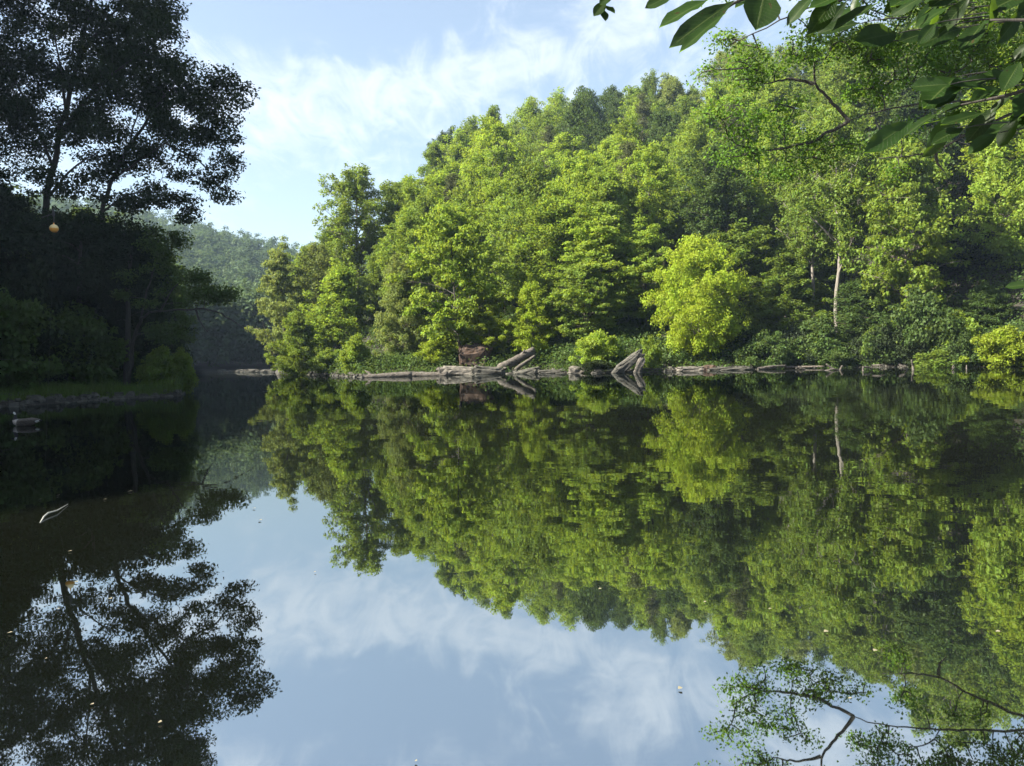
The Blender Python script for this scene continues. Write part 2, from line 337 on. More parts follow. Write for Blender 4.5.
PROF = {
    'broad': lambda t: np.sin(math.pi * np.clip(t * .80 + .16, 0, 1)) ** .75,
    'tall':  lambda t: np.sin(math.pi * np.clip(t * .84 + .12, 0, 1)) ** .85,
    'full':  lambda t: (1 - t ** 3.2) ** .55 * (.72 + .28 * np.sin(math.pi * np.clip(t * 1.4, 0, 1))),
    'cone':  lambda t: (1 - t) ** .8 * .9 + .1,
    'round': lambda t: np.sqrt(np.clip(1 - (2 * t - 1) ** 2, .08, 1)),
}
def tree_meshes(seed, H, R, base, prof, limbs, per_limb, clump, flat, leaf, per, up=.8, droop=.25, rise=.5, lean=0, wid=.6, trunk_r=None, rnd=.8, outw=.45):
    """a tree of its own: returns (trunk MB, crown MB), trunk foot at the origin"""
    g = np.random.RandomState(seed); tr = MB(); cr = MB(); P = PROF[prof]
    tr_r = trunk_r or H * .0125
    zz = np.linspace(-.5, H * .93, 12)
    wob = np.cumsum(g.normal(size=(12, 2)), 0) * H * .006; wob -= wob[0]
    tp = np.stack([wob[:, 0] + lean * np.maximum(zz, 0), wob[:, 1], zz], 1)
    tr.tube(tp, tr_r * (1 - .88 * np.linspace(0, 1, 12)) * np.where(zz < 0, 1.4, 1), 8)
    def axis(z): return np.array([np.interp(z, zz, tp[:, 0]), np.interp(z, zz, tp[:, 1]), z])
    C, Rd = [], []
    for i in range(limbs):
        t = (i + .5) / limbs; t = t ** .9; th = i * 2.39996 + g.uniform(-.5, .5)
        ln = R * float(P(np.array(t))) * g.uniform(.68, 1.18)
        ze = base * H + (1 - base) * H * t * .96 + g.uniform(-.03, .03) * H
        zs = max(ze - rise * ln * g.uniform(.7, 1.3), base * H * .55, .25)
        a = axis(min(zs, H * .9)); e = axis(min(ze, H * .93)) + np.array([math.cos(th) * ln, math.sin(th) * ln, 0]); e[2] = ze
        mid = (a + e) / 2 + np.array([0, 0, .14 * ln]); lp = bez(a, mid, e, 7)
        r0 = tr_r * (.42 - .25 * t)
        tr.tube(lp, np.linspace(r0, r0 * .22, 7), 5)
        side = np.array([-math.sin(th), math.cos(th), 0])
        for q in range(per_limb):
            s = g.uniform(.35, 1.08); p = lp[min(6, int(s * 6))] if s < 1 else e + (e - lp[5]) * .3
            cpt = p + side * g.normal() * ln * .27 + np.array([g.normal() * .3, g.normal() * .3, g.normal() * .15 * R + .15])
            rd = clump * g.uniform(.5, 1.6) * (1.1 - .25 * s)
            C.append(cpt); Rd.append(rd)
            src = lp[min(5, max(1, int(s * 5)))]
            tr.tube(bez(src, (src + cpt) / 2 + [0, 0, .1], cpt, 3), [r0 * .25, r0 * .15, .006], 3)
    for q in range(max(5, limbs // 2)):
        C.append(axis(H * .88) + g.normal(size=3) * [R * .33, R * .33, H * .03]); Rd.append(clump * g.uniform(.5, .9))
    v, q = leaf_cloud(g, C, Rd, per, leaf, wid, flat, up, outw, rnd, droop); cr.add(v, q)
    return tr, cr

# one prototype mesh pair per kind of tree; individuals are copies that share it
PROTO = {}
def proto(kind, H, R, *a, bark=BARK, lm='mid', **k):
    tr, cr = tree_meshes(hash_seed(kind), H, R, *a, **k)
    to = tr.build('trunk', bark); co = cr.build('crown', LM[lm])
    PROTO[kind] = (to.data, co.data, H, R)
    bpy.data.objects.remove(to); bpy.data.objects.remove(co)
def hash_seed(s): return sum(ord(c) * (i + 3) * 7 for i, c in enumerate(s)) % 9973
for n_ in 'abc':
    proto('broad_' + n_, 17, 5.0, .28, 'broad', 28, 14, .72, .8, .31, 56, rise=.8)
for n_ in 'ab':
    proto('tall_' + n_, 22, 4.6, .42, 'tall', 28, 14, .68, .8, .31, 56, rise=.9)
for n_ in 'ab':
    proto('layer_' + n_, 12, 4.4, .16, 'broad', 26, 13, .66, .42, .28, 66, up=1.0, droop=.15, rise=.35)
for n_ in 'ab':
    proto('full_' + n_, 11, 4.0, .04, 'full', 40, 12, .62, .75, .27, 66)
for n_ in 'ab':
    proto('upright_' + n_, 18, 3.2, .2, 'tall', 30, 12, .62, .9, .29, 66, rise=1.3, up=.4, droop=-.2, outw=.7)
proto('weeping_a', 10, 4.2, .10, 'broad', 40, 13, .58, .9, .25, 80, up=.5, droop=1.0, rise=.5, wid=.45)
proto('pine_a', 17, 2.6, .45, 'cone', 26, 4, .7, .45, .26, 110, wid=.25, rise=.1, bark=BARK)
for n_ in 'abc':
    proto('bush_' + n_, 2.6, 1.9, .02, 'round', 18, 6, .5, .65, .20, 110, rise=.6, trunk_r=.05)

def plant(name, kind, loc, H, R, rot, lm, label, cat='tree', group=None, lean=0, bark=None):
    tme, cme, H0, R0 = PROTO[kind]
    r = empty(name, loc); r.rotation_euler = (lean * .6, lean, rot); r.scale = (R / R0, R / R0, H / H0)
    for nm, me, mt in (('trunk', tme, bark), ('crown', cme, LM[lm])):
        c = bpy.data.objects.new(nm, me); COL.objects.link(c); c.parent = r
        if mt: c.material_slots[0].link = 'OBJECT'; c.material_slots[0].material = mt
    tag(r, label, cat, group); return r

# ---- the shoreline trees and shrubs one can point at: (name, proto, px of the foot, Y, top py, half width px, leaf, label)
SHORE_GROUP = None
COVER = np.zeros((100, 130), bool)          # coarse picture cells already hidden by nearer crowns (only to skip trees nobody sees)
def cover(px, py0, py1, hw, test=False, fill=.8):
    tot = hit = 0
    cx, cyc, rx, ry = px / 8, (py0 + py1) / 16, max(hw / 8 * fill, .5), max((py1 - py0) / 16 * fill, .5)
    for yy in range(int(cyc - ry), int(cyc + ry) + 1):
        for xx in range(int(cx - rx), int(cx + rx) + 1):
            if not (0 <= xx < 130 and 0 <= yy < 100): continue
            if ((xx - cx) / rx) ** 2 + ((yy - cyc) / ry) ** 2 > 1: continue
            tot += 1; hit += COVER[yy, xx]
            if not test: COVER[yy, xx] = True
    return hit / tot if tot else 1.0
PLACED = []
rg = random.Random(5)
def shore(name, kind, px, Yd, top, hw, lm, label, cat='tree', lean=0, rot=None, bark=None, sink=.15):
    x, y, _ = unproj(px, 360, Yd); z = gz(x, y)
    ztop = unproj(px, top, Yd)[2]; H = (ztop - z) * (1.0 if 'bush' in kind else 1.03); R = hw / F_PX * Yd * .94
    plant(name, kind, (x, y, max(z, -.05) - sink), H, R, rg.uniform(0, 6.28) if rot is None else rot, lm, label, cat, None, lean, bark)
    cover(px, top, proj((x, y, z))[1] - (0.35 if kind[:4] in ('tall',) else .12) * 0, hw); PLACED.append((x, y, R))
S = shore
S('tree', 'layer_b', 284, 99, 254, 28, 'grey', 'pale green leafy tree at the tip of the wooded point, leaves down to the water')
S('tree', 'broad_a', 322, 101, 247, 32, 'grey', 'open grey-green tree with a dark trunk, just behind the tip of the point', bark=BARK_DARK)
S('tree', 'tall_a', 359, 106, 172, 38, 'mid', 'tallest slender tree on the wooded point, bare straight trunk below its crown')
S('tree', 'tall_b', 400, 112, 188, 36, 'mid', 'tall green tree standing close behind the slender tallest tree of the point')
S('tree', 'full_b', 300, 92, 318, 26, 'mid', 'low dark-centred bushy tree leaning over the water at the point')
S('shrub', 'bush_a', 356, 76, 338, 17, 'bright', 'rounded bright green shrub on the bank by the low end of the driftwood', 'shrub')
S('shrub', 'bush_b', 328, 84, 352, 16, 'mid', 'small low shrub on the bank between the pointed bank tip and bright rounded shrub', 'shrub')
S('tree', 'full_b', 403, 80, 262, 27, 'grey', 'silvery green tree with foliage to the ground above the flat driftwood')
S('tree', 'layer_a', 462, 76.3, 208, 50, 'bright', 'leaning bright green tree with a dark trunk rising from the pale rock ledge', lean=-.10, bark=BARK_DARK)
S('shrub', 'bush_c', 437, 77.0, 340, 22, 'yellow', 'yellow-green shrub at the foot of the leaning tree', 'shrub')
S('tree', 'layer_b', 490, 75.9, 292, 24, 'yellow', 'small yellow-green tree right above the brown earth bank')
S('tree', 'full_a', 534, 75.3, 284, 26, 'yellow', 'bright round-headed sapling above the big slanting driftwood trunk')
S('tree', 'layer_a', 585, 74.4, 262, 36, 'mid', 'layered green tree between the round-headed sapling and the leaning grey slab')
S('shrub', 'bush_a', 600, 68.4, 334, 24, 'bright', 'light green shrub hanging over the small pale stone at the waterline', 'shrub')
S('shrub', 'bush_b', 649, 65.9, 341, 13, 'bright', 'small rounded shrub growing against the leaning grey slab', 'shrub')
S('tree', 'weeping_a', 698, 69.1, 246, 48, 'yellow', 'brightest yellow-green tree on the bank, drooping over the water')
S('tree', 'layer_b', 648, 76.6, 232, 38, 'bright', 'bright layered tree behind the leaning grey slab')
S('shrub', 'bush_c', 752, 71.3, 330, 32, 'deep', 'dark green shrub beside the drooping yellow-green tree', 'shrub')
S('tree', 'full_b', 785, 73.0, 268, 44, 'mid', 'dense mid green tree over the shaded bank, next to the drooping yellow tree')
S('shrub', 'bush_a', 815, 67.0, 322, 32, 'deep', 'dark shrub on the shaded bank above the thin dead sticks', 'shrub')
S('tree', 'full_a', 868, 67.4, 282, 44, 'deep', 'dark rounded evergreen tree above the forked dead branches in the water')
S('shrub', 'bush_b', 915, 62.2, 318, 27, 'mid', 'green shrub with pale sunlit sprays above the curved dead branch', 'shrub')
S('shrub', 'bush_c', 957, 58.8, 318, 26, 'bright', 'taller sunlit shrub in front of the dark hollow in the woods', 'shrub')
S('shrub', 'bush_a', 1006, 55.3, 330, 28, 'yellow', 'bright yellow-green shrub lit by the sun at the water beside the fallen log', 'shrub')
S('tree', 'layer_a', 908, 65.5, 146, 58, 'bright', 'broad sunlit tree spreading layered boughs at the left of the dark hollow')
S('tree', 'full_b', 962, 71, 215, 44, 'shade_tone', 'leafy tree given a shade-dark colour, filling the shaded hollow behind the taller sunlit shrub')  # very dark leaves paint the gloom of the hollow
S('tree', 'full_a', 985, 63, 285, 26, 'deep', 'low dark green tree just behind the sunlit shrub and the shaded hollow')
S('tree', 'full_a', 1012, 68, 118, 46, 'bright', 'tall bright tree leafy to the ground at the right end of the bank')
S('shrub', 'bush_b', 930, 60, 300, 32, 'deep', 'broad dark shrub under the sunlit layered boughs', 'shrub')
S('tree', 'full_b', 386, 97, 246, 28, 'mid', 'mid green tree filling the gap between the slender tallest tree and the silvery tree')
S('tree', 'layer_b', 507, 92, 214, 32, 'bright', 'spreading bright tree on the slope between the leaning tree and the round-headed sapling')
S('pine_tree', 'pine_a', 634, 92, 168, 24, 'pine', 'thin brownish pine with a bare pole trunk above the leaning grey slab', 'tree')
S('tree', 'broad_c', 1030, 69.3, 92, 62, 'yellow', 'large yellow-green tree towering at the end of the right bank')
S('tree', 'tall_a', 838, 70, 110, 44, 'mid', 'tall tree with a long straight grey trunk behind the dark rounded evergreen', bark=BARK_PALE)
S('tree', 'tall_b', 815, 74, 128, 38, 'mid', 'slim tree with a pale bare trunk, just left of the long straight grey trunk', bark=BARK_PALE)
S('tree', 'broad_a', 720, 87.4, 160, 56, 'bright', 'large bright tree rising behind the drooping yellow-green tree')
S('tree', 'upright_a', 530, 97.7, 196, 40, 'bright', 'upright bright tree on the slope above the round-headed sapling')

# ---- the wooded hillside
COLNAME = {'yellow': 'yellow-green', 'bright': 'bright green', 'mid': 'mid green', 'deep': 'dark green', 'grey': 'grey-green', 'pine': 'olive brown'}
SHAPE = {'broad': 'broad-crowned tree', 'tall': 'tall narrow tree', 'layer': 'layered spreading tree', 'full': 'bushy tree', 'upright': 'upright tree', 'pine': 'thin sparse pine'}
def landmark(px):
    for lim, s in ((345, 'behind the tip of the wooded point'), (430, 'behind the silvery bank tree'), (515, 'behind the leaning tree'),
                   (560, 'above the slanting driftwood'), (610, 'above the layered green bank tree'), (665, 'above the leaning grey slab'),
                   (735, 'above the drooping yellow-green tree'), (800, 'above the shaded bank'), (870, 'above the thin dead sticks'),
                   (935, 'above the dark hollow'), (985, 'above the taller sunlit shrub'), (2000, 'above the fallen log')):
        if px < lim: return s
hill_rng = random.Random(21)
cand = []
for phd in np.arange(-15.5, 40, 1.0):
    Ss, Rr_ = np.interp(phd, PH, SH), np.interp(phd, RPH, RR)
    r = Ss + 5
    while r < Rr_ + 12:
        step = 6.0 + (r - Ss) * .03
        if hill_rng.random() < 1.06 * (math.radians(1.0) * r) / step * 1.25:
            cand.append((math.radians(phd + hill_rng.uniform(-.6, .6)), r + hill_rng.uniform(-2, 2)))
        r += step
cand.sort(key=lambda c: c[1])
HT = 0
for (p_, r) in cand:
    x, y = r * math.sin(p_), r * math.cos(p_); z = gz(x, y)
    px, py = proj((x, y, z))
    if any((x - a_) ** 2 + (y - b_) ** 2 < (2.0 + .30 * c_) ** 2 for a_, b_, c_ in PLACED): continue
    d = r - np.interp(math.degrees(p_), PH, SH)
    patch = math.sin(x * .085 + 1.3) + math.sin(y * .07 + x * .03)
    u_ = hill_rng.random()
    dark_oak = 575 < px < 632 and r > 120
    if dark_oak: kind, lm = hill_rng.choice(['broad_a', 'broad_b']), 'deep'
    else:
        kind = hill_rng.choice(['broad_a', 'broad_b', 'broad_c', 'broad_c', 'tall_a', 'tall_b', 'layer_a', 'upright_a', 'upright_b', 'full_a'] if d > 14 else ['broad_a', 'layer_a', 'layer_b', 'full_a', 'full_b', 'upright_b'])
        if u_ < .05 and d > 25: kind = 'pine_a'
        q = patch * .5 + hill_rng.uniform(-1, 1) - (0 if px < 740 else .3)
        lm = 'pine' if kind == 'pine_a' else 'bright' if q > .12 else 'mid' if q > -.85 else 'deep' if q > -1.15 else 'grey'
        if q > 1.2: lm = 'yellow'
    if px > 865 and d < 15: continue
    if px > 880 and d < 24: lm = 'deep'  # dark leaf colour in place of shade low on the right
    Hs = {'broad': 17, 'tall': 20, 'layer': 12, 'full': 11.5, 'upright': 18, 'pine': 17}[kind[:-2]] * hill_rng.uniform(.8, 1.15)
    Rs_ = {'broad': 4.8, 'tall': 4.2, 'layer': 4.4, 'full': 4.2, 'upright': 3.3, 'pine': 2.4}[kind[:-2]] * hill_rng.uniform(.85, 1.2)
    if math.degrees(p_) < -5: Hs *= .86
    top = proj((x, y, z + Hs))[1]; hw = Rs_ / y * F_PX
    if px - hw > 1040 or px + hw < 270: continue
    if cover(px, top, top + (py - top) * .75, hw, test=True) > .97: continue
    lvl = 'low' if d < 22 else 'halfway up' if d < 55 else 'high up' if r < np.interp(math.degrees(p_), RPH, RR) - 14 else 'on the skyline of'
    where = landmark(px)
    label = f'{COLNAME[lm]} {SHAPE[kind[:-2]]} {lvl}{" on" if lvl in ("low",) else ""} the slope {where}'
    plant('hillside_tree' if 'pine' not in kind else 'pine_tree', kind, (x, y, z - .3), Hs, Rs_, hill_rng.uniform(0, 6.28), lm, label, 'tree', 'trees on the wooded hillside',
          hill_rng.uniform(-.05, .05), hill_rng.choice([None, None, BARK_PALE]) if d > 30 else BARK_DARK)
    cover(px, top, top + (py - top) * .6, hw, fill=.7); PLACED.append((x, y, Rs_)); HT += 1
print('hillside trees', HT)

br = random.Random(9); nb_ = 0
px = 590.0
while px < 1030:
    px += br.uniform(7, 13)
    a_ = math.atan((px - 512) / F_PX); r = float(np.interp(math.degrees(a_), PH, SH)) + br.uniform(.2, 1.8); x, y = r * math.sin(a_), r * math.cos(a_); z = gz(x, y)
    if any(a0 < px < a1 for a0, a1 in ((520, 596), (600, 668), (676, 758), (966, 1040))): continue
    plant('shrub', 'bush_' + br.choice('abc'), (x, y, z - .5), br.uniform(1.6, 3.6) * (.6 if px < 636 else 1), br.uniform(1.2, 2.0), br.uniform(0, 6), br.choice(['deep', 'shade_tone', 'mid', 'shade_tone']),  # darkest leaf colours imitate the shade along the waterline
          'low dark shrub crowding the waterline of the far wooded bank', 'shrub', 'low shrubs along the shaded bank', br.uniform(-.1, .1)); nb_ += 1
# ---- undergrowth on the slope and far-off wood: masses nobody could count
g = np.random.RandomState(3)
C, Rd = [], []
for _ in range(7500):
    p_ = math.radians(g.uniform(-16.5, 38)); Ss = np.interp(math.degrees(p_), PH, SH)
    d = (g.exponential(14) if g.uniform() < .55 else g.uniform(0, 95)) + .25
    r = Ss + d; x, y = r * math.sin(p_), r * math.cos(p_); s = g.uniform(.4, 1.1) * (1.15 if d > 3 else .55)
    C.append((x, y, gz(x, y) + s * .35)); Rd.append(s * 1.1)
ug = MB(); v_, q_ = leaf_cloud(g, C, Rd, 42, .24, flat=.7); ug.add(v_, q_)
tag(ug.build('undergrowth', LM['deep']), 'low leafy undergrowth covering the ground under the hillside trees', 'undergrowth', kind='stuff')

gv = MB(); cube = np.array([[-1, -1, -1], [1, -1, -1], [1, 1, -1], [-1, 1, -1], [-.7, -.7, 1], [.7, -.7, 1], [.7, .7, 1], [-.7, .7, 1]]) * .5
cq = np.array([[3, 2, 1, 0], [4, 5, 6, 7], [0, 1, 5, 4], [1, 2, 6, 5], [2, 3, 7, 6], [3, 0, 4, 7]])
for _ in range(2600):
    pd = g.uniform(-17, 36) if g.uniform() < .8 else g.uniform(-46, -23.6); p_ = math.radians(pd); r = float(np.interp(pd, PH, SH)) + g.normal() * .5 + .25; x, y = r * math.sin(p_), r * math.cos(p_); sz = g.uniform(.06, .2) * (2.2 if g.uniform() < .12 else 1)
    th = g.uniform(0, 6.28); ct, st_ = math.cos(th), math.sin(th); v = cube * [sz * g.uniform(1, 2.2), sz, sz * g.uniform(.4, .8)] * g.uniform(.75, 1.25, (8, 3)); v = v @ np.array([[ct, st_, 0], [-st_, ct, 0], [0, 0, 1]])
    gv.add(v + [x, y, gz(x, y) + sz * .15], cq)
tag(gv.build('gravel', ROCK, smooth=False), 'dark stones and gravel strewn along the waterline of the banks', 'gravel', kind='stuff')
C, Rd, far_per = [], [], 0
for _ in range(2600):
    p_ = math.radians(g.uniform(-42, -9)); r = g.uniform(152, 470) if g.uniform() < .8 else g.uniform(152, 185)
    x, y = r * math.sin(p_), r * math.cos(p_); z = gz(x, y); H = g.uniform(10, 18); R = g.uniform(3, 5.0)
    if math.degrees(p_) > -16.5 and r < 200: continue
    for q in range(11):
        dv = norm(g.normal(size=3)); C.append((x + dv[0] * R * .7, y + dv[1] * R * .7, z + H * .56 + dv[2] * H * .40)); Rd.append(R * g.uniform(.35, .55))
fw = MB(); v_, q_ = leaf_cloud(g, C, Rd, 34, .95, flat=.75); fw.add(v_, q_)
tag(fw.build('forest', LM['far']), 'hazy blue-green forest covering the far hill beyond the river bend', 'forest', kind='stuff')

# ------------------------------------------------------------------ left bank: big trees built limb by limb
def lobe_tree(name, label, trunk, limbs, lobes, seed, lm, leaf, per, clump, bark=BARK_DARK, r0=.3, depth=1.0, cat='tree', flat=.6, per_lobe=10, shell=1.8):
    """trunk / limbs: lists of (px, py, Y); lobes: (px, py, Y, rx px, ry px) filled with leaf clumps through their depth"""
    g = np.random.RandomState(seed)
    foot = unproj(*trunk[0]); foot[2] = max(gz(foot[0], foot[1]), 0) - .25
    root = empty(name, foot); tag(root, label, cat)
    tr = MB(); nodes = []
    def path(pts, ra, rb, sides):
        P = np.array([unproj(*p) if not isinstance(p, np.ndarray) else p for p in pts]); s = np.linspace(0, len(P) - 1, len(P) * 4)
        Q = np.stack([np.interp(s, np.arange(len(P)), P[:, c]) for c in range(3)], 1)
        Q[1:-1] = (Q[:-2] + Q[1:-1] * 2 + Q[2:]) / 4
        Q[1:-1] += g.normal(size=Q[1:-1].shape) * ra * .25
        rad = np.linspace(ra, rb, len(Q)); tr.tube(Q - foot, rad, sides)
        for a_, b_ in zip(Q[1:], rad[1:]): nodes.append((a_, b_))
    path([np.array(foot)] + list(trunk[1:]), r0, r0 * .35, 9)
    for lb in limbs: path(lb, r0 * .42, r0 * .10, 7)
    C, Rd = [], []
    for (px, py, Yd, rx, ry) in lobes:
        c = unproj(px, py, Yd); sx, sz = rx / F_PX * Yd, ry / F_PX * Yd
        k = max(3, int(per_lobe * (sx * sz) / (clump * clump * 9)))
        for _ in range(k):
            dv = norm(g.normal(size=3)) * g.uniform(.15, 1) ** .5
            C.append(c + dv * [sx, (sx + sz) * .5 * depth, sz]); Rd.append(clump * g.uniform(.5, 1.3))
    C = np.array(C); Rd = np.array(Rd)
    order = np.argsort(np.min(np.linalg.norm(C[:, None] - np.array([a_ for a_, _ in nodes])[None], axis=2), 1))
    for ii in order:
        N = np.array([a_ for a_, _ in nodes]); W = np.array([b_ for _, b_ in nodes])
        dd = np.linalg.norm(N - C[ii], axis=1) + np.clip(N[:, 2] - C[ii][2], 0, 9) * 1.2
        kk = int(dd.argmin()); a_, b_ = N[kk], min(W[kk] * .6, .05)
        mid = (a_ + C[ii]) / 2 + g.normal(size=3) * .12 * dd[kk] + [0, 0, .08 * dd[kk]]
        Q = bez(a_, mid, C[ii], 5); rad = np.linspace(max(b_, .018), .01, 5); tr.tube(Q - foot, rad, 4)
        for a2, b2 in zip(Q[2:], rad[2:]): nodes.append((a2, b2))
    tr.build('trunk', bark, root)
    cr = MB(); v_, q_ = leaf_cloud(g, C - foot, Rd, per, leaf, .6, flat, .6, .4, .8, .3, shell); cr.add(v_, q_)
    cr.build('crown', LM[lm], root)
    return root

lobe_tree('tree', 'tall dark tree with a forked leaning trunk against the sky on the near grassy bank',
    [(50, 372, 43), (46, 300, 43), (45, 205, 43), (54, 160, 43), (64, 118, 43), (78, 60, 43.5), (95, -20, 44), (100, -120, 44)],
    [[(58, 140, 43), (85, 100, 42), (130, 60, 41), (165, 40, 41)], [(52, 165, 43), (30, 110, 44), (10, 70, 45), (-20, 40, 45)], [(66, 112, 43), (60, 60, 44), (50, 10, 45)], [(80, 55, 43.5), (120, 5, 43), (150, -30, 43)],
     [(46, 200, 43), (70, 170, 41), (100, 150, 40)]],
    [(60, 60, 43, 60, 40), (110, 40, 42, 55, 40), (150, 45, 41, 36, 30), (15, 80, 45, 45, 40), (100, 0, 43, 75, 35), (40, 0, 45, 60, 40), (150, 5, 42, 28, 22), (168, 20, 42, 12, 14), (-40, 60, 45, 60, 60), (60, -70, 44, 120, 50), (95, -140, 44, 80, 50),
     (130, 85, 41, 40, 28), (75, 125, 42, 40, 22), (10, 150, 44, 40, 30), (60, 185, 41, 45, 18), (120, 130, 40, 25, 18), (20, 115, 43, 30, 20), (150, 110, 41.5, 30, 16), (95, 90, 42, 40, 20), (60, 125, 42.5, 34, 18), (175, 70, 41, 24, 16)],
    11, 'shade_tone', .17, 200, .85, r0=.21, per_lobe=38, flat=.62, shell=2.6)
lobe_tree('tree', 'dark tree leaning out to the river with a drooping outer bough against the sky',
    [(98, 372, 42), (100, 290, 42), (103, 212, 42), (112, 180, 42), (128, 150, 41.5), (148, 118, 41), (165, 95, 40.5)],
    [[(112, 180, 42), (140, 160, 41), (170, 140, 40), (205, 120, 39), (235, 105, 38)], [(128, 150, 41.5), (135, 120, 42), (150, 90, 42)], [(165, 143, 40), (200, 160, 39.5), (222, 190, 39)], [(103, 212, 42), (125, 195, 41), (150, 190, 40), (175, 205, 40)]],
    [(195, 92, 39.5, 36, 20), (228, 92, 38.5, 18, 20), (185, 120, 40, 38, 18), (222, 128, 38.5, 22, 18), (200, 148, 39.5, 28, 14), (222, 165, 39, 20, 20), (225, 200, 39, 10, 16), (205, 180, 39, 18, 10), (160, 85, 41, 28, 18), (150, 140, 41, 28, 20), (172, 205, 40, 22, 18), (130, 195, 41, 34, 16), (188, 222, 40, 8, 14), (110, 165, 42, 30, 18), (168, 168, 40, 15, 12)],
    12, 'shade_tone', .165, 190, .70, r0=.15, per_lobe=34, flat=.62, shell=2.6)
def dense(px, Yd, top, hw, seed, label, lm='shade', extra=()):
    bot = 365
    lobes = []
    gg = random.Random(seed)
    for q in range(12):
        f = gg.uniform(0, 1); lobes.append((px + gg.uniform(-.6, .6) * hw, bot - 14 + (top - bot + 34) * f, Yd + gg.uniform(-2, 2), hw * .55, (bot - top) * .17))
    lobes.append((px, top + 22, Yd, hw * .6, 22))
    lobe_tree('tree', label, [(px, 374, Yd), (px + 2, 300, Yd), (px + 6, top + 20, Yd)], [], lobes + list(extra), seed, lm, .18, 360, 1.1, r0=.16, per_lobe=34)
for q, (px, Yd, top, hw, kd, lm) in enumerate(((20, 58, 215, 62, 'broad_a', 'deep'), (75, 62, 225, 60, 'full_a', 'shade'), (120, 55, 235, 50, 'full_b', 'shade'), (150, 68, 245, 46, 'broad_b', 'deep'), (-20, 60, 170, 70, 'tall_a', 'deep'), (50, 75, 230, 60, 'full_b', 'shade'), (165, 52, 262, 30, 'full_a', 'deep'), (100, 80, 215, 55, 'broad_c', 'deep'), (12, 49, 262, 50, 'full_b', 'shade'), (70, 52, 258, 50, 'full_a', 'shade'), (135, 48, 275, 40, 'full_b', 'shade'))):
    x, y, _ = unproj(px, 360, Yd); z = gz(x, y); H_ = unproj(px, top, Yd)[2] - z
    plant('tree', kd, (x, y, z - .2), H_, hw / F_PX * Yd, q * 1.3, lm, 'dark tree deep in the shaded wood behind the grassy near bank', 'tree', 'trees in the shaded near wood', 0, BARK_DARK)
for q, (x, y, H_, R_) in enumerate(((-37, 35, 31, 6.5), (-41, 27, 33, 7), (-47, 40, 33, 7), (-36, 45, 30, 6), (-50, 30, 34, 7), (-46, 48, 32, 7), (-38, 20, 30, 6.5), (-55, 20, 32, 7), (-30, 27, 26, 5.5))):  # trees out of view, added to keep sun off the near wood
    plant('tree', ('broad_a', 'broad_b', 'full_a')[q % 3], (x, y, gz(x, y) - .2), H_, R_, q * 1.1, 'deep', 'tall unseen tree added to shade the near wood, on the steep left bank', 'tree', 'trees in the shaded near wood')
dense(12, 40, 190, 48, 31, 'dense shade-darkened tree filling the wood behind the orange ball')
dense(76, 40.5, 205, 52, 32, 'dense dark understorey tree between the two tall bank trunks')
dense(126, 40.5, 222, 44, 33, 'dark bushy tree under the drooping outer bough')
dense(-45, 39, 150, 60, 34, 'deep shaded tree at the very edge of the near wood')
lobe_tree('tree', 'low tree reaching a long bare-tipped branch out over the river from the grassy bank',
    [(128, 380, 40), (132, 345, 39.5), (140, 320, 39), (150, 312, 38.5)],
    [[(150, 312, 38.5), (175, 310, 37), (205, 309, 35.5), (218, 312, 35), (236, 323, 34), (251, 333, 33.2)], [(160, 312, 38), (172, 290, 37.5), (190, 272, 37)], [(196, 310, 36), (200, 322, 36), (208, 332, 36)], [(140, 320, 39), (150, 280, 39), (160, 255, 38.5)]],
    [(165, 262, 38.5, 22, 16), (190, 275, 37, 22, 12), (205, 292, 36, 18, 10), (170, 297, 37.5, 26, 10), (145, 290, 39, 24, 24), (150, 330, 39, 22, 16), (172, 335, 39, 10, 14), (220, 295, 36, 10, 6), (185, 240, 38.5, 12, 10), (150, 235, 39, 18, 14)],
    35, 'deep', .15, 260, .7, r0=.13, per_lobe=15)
for q, (px, Yd, top, hw, lb) in enumerate(((160, 40.5, 350, 24, 'rounded dark bush at the river corner of the grassy bank'), (125, 42, 356, 26, 'low dark bush on the grass behind the corner bush'), (181, 41.2, 352, 14, 'small leafy bush hanging at the outer tip of the grassy bank'))):
    S('shrub', 'bush_' + 'abc'[q], px, Yd, top, hw, 'mid' if q != 1 else 'deep', lb, 'shrub')
for q in range(12):
    a_ = math.radians(-45 + q * 1.72); r = float(np.interp(math.degrees(a_), PH, SH)) + 5.5 + (q % 3) * 1.6; x, y = r * math.sin(a_), r * math.cos(a_)
    plant('shrub', 'bush_' + 'abc'[q % 3], (x, y, gz(x, y) - .2), 3.2 + (q % 4) * .7, 2.4, q * 1.7, 'shade_tone' if q % 3 else 'deep', 'shade-darkened shrub under the dark trees at the back of the grassy bank', 'shrub', 'shrubs under the near wood')
# grass of the left bank
g = np.random.RandomState(8); V = []
n = 26000
p_ = np.radians(g.uniform(-47, -23.4, n)); Ss = np.interp(np.degrees(p_), PH, SH); r = Ss + .5 + g.uniform(0, 1, n) ** 1.5 * 13
x, y = r * np.sin(p_), r * np.cos(p_); z = ground(x, y); h = g.uniform(.08, .42, n) * (.75 + .55 * np.sin(x * .8 + np.sin(y * 2.3)) * np.sin(y * .9)) * np.where(r - Ss < 1.6, 1.7, 1); an = g.uniform(0, 6.28, n); wv = .02
ca, sa = np.cos(an), np.sin(an); bend = g.uniform(-.2, .2, (n, 2))
b0 = np.stack([x, y, z - .03], 1); sd = np.stack([ca * wv, sa * wv, 0 * ca], 1); tp = b0 + np.stack([bend[:, 0], bend[:, 1], h], 1)
V = np.stack([b0 - sd, b0 + sd, tp + sd * .3, tp - sd * .3], 1).reshape(-1, 3)
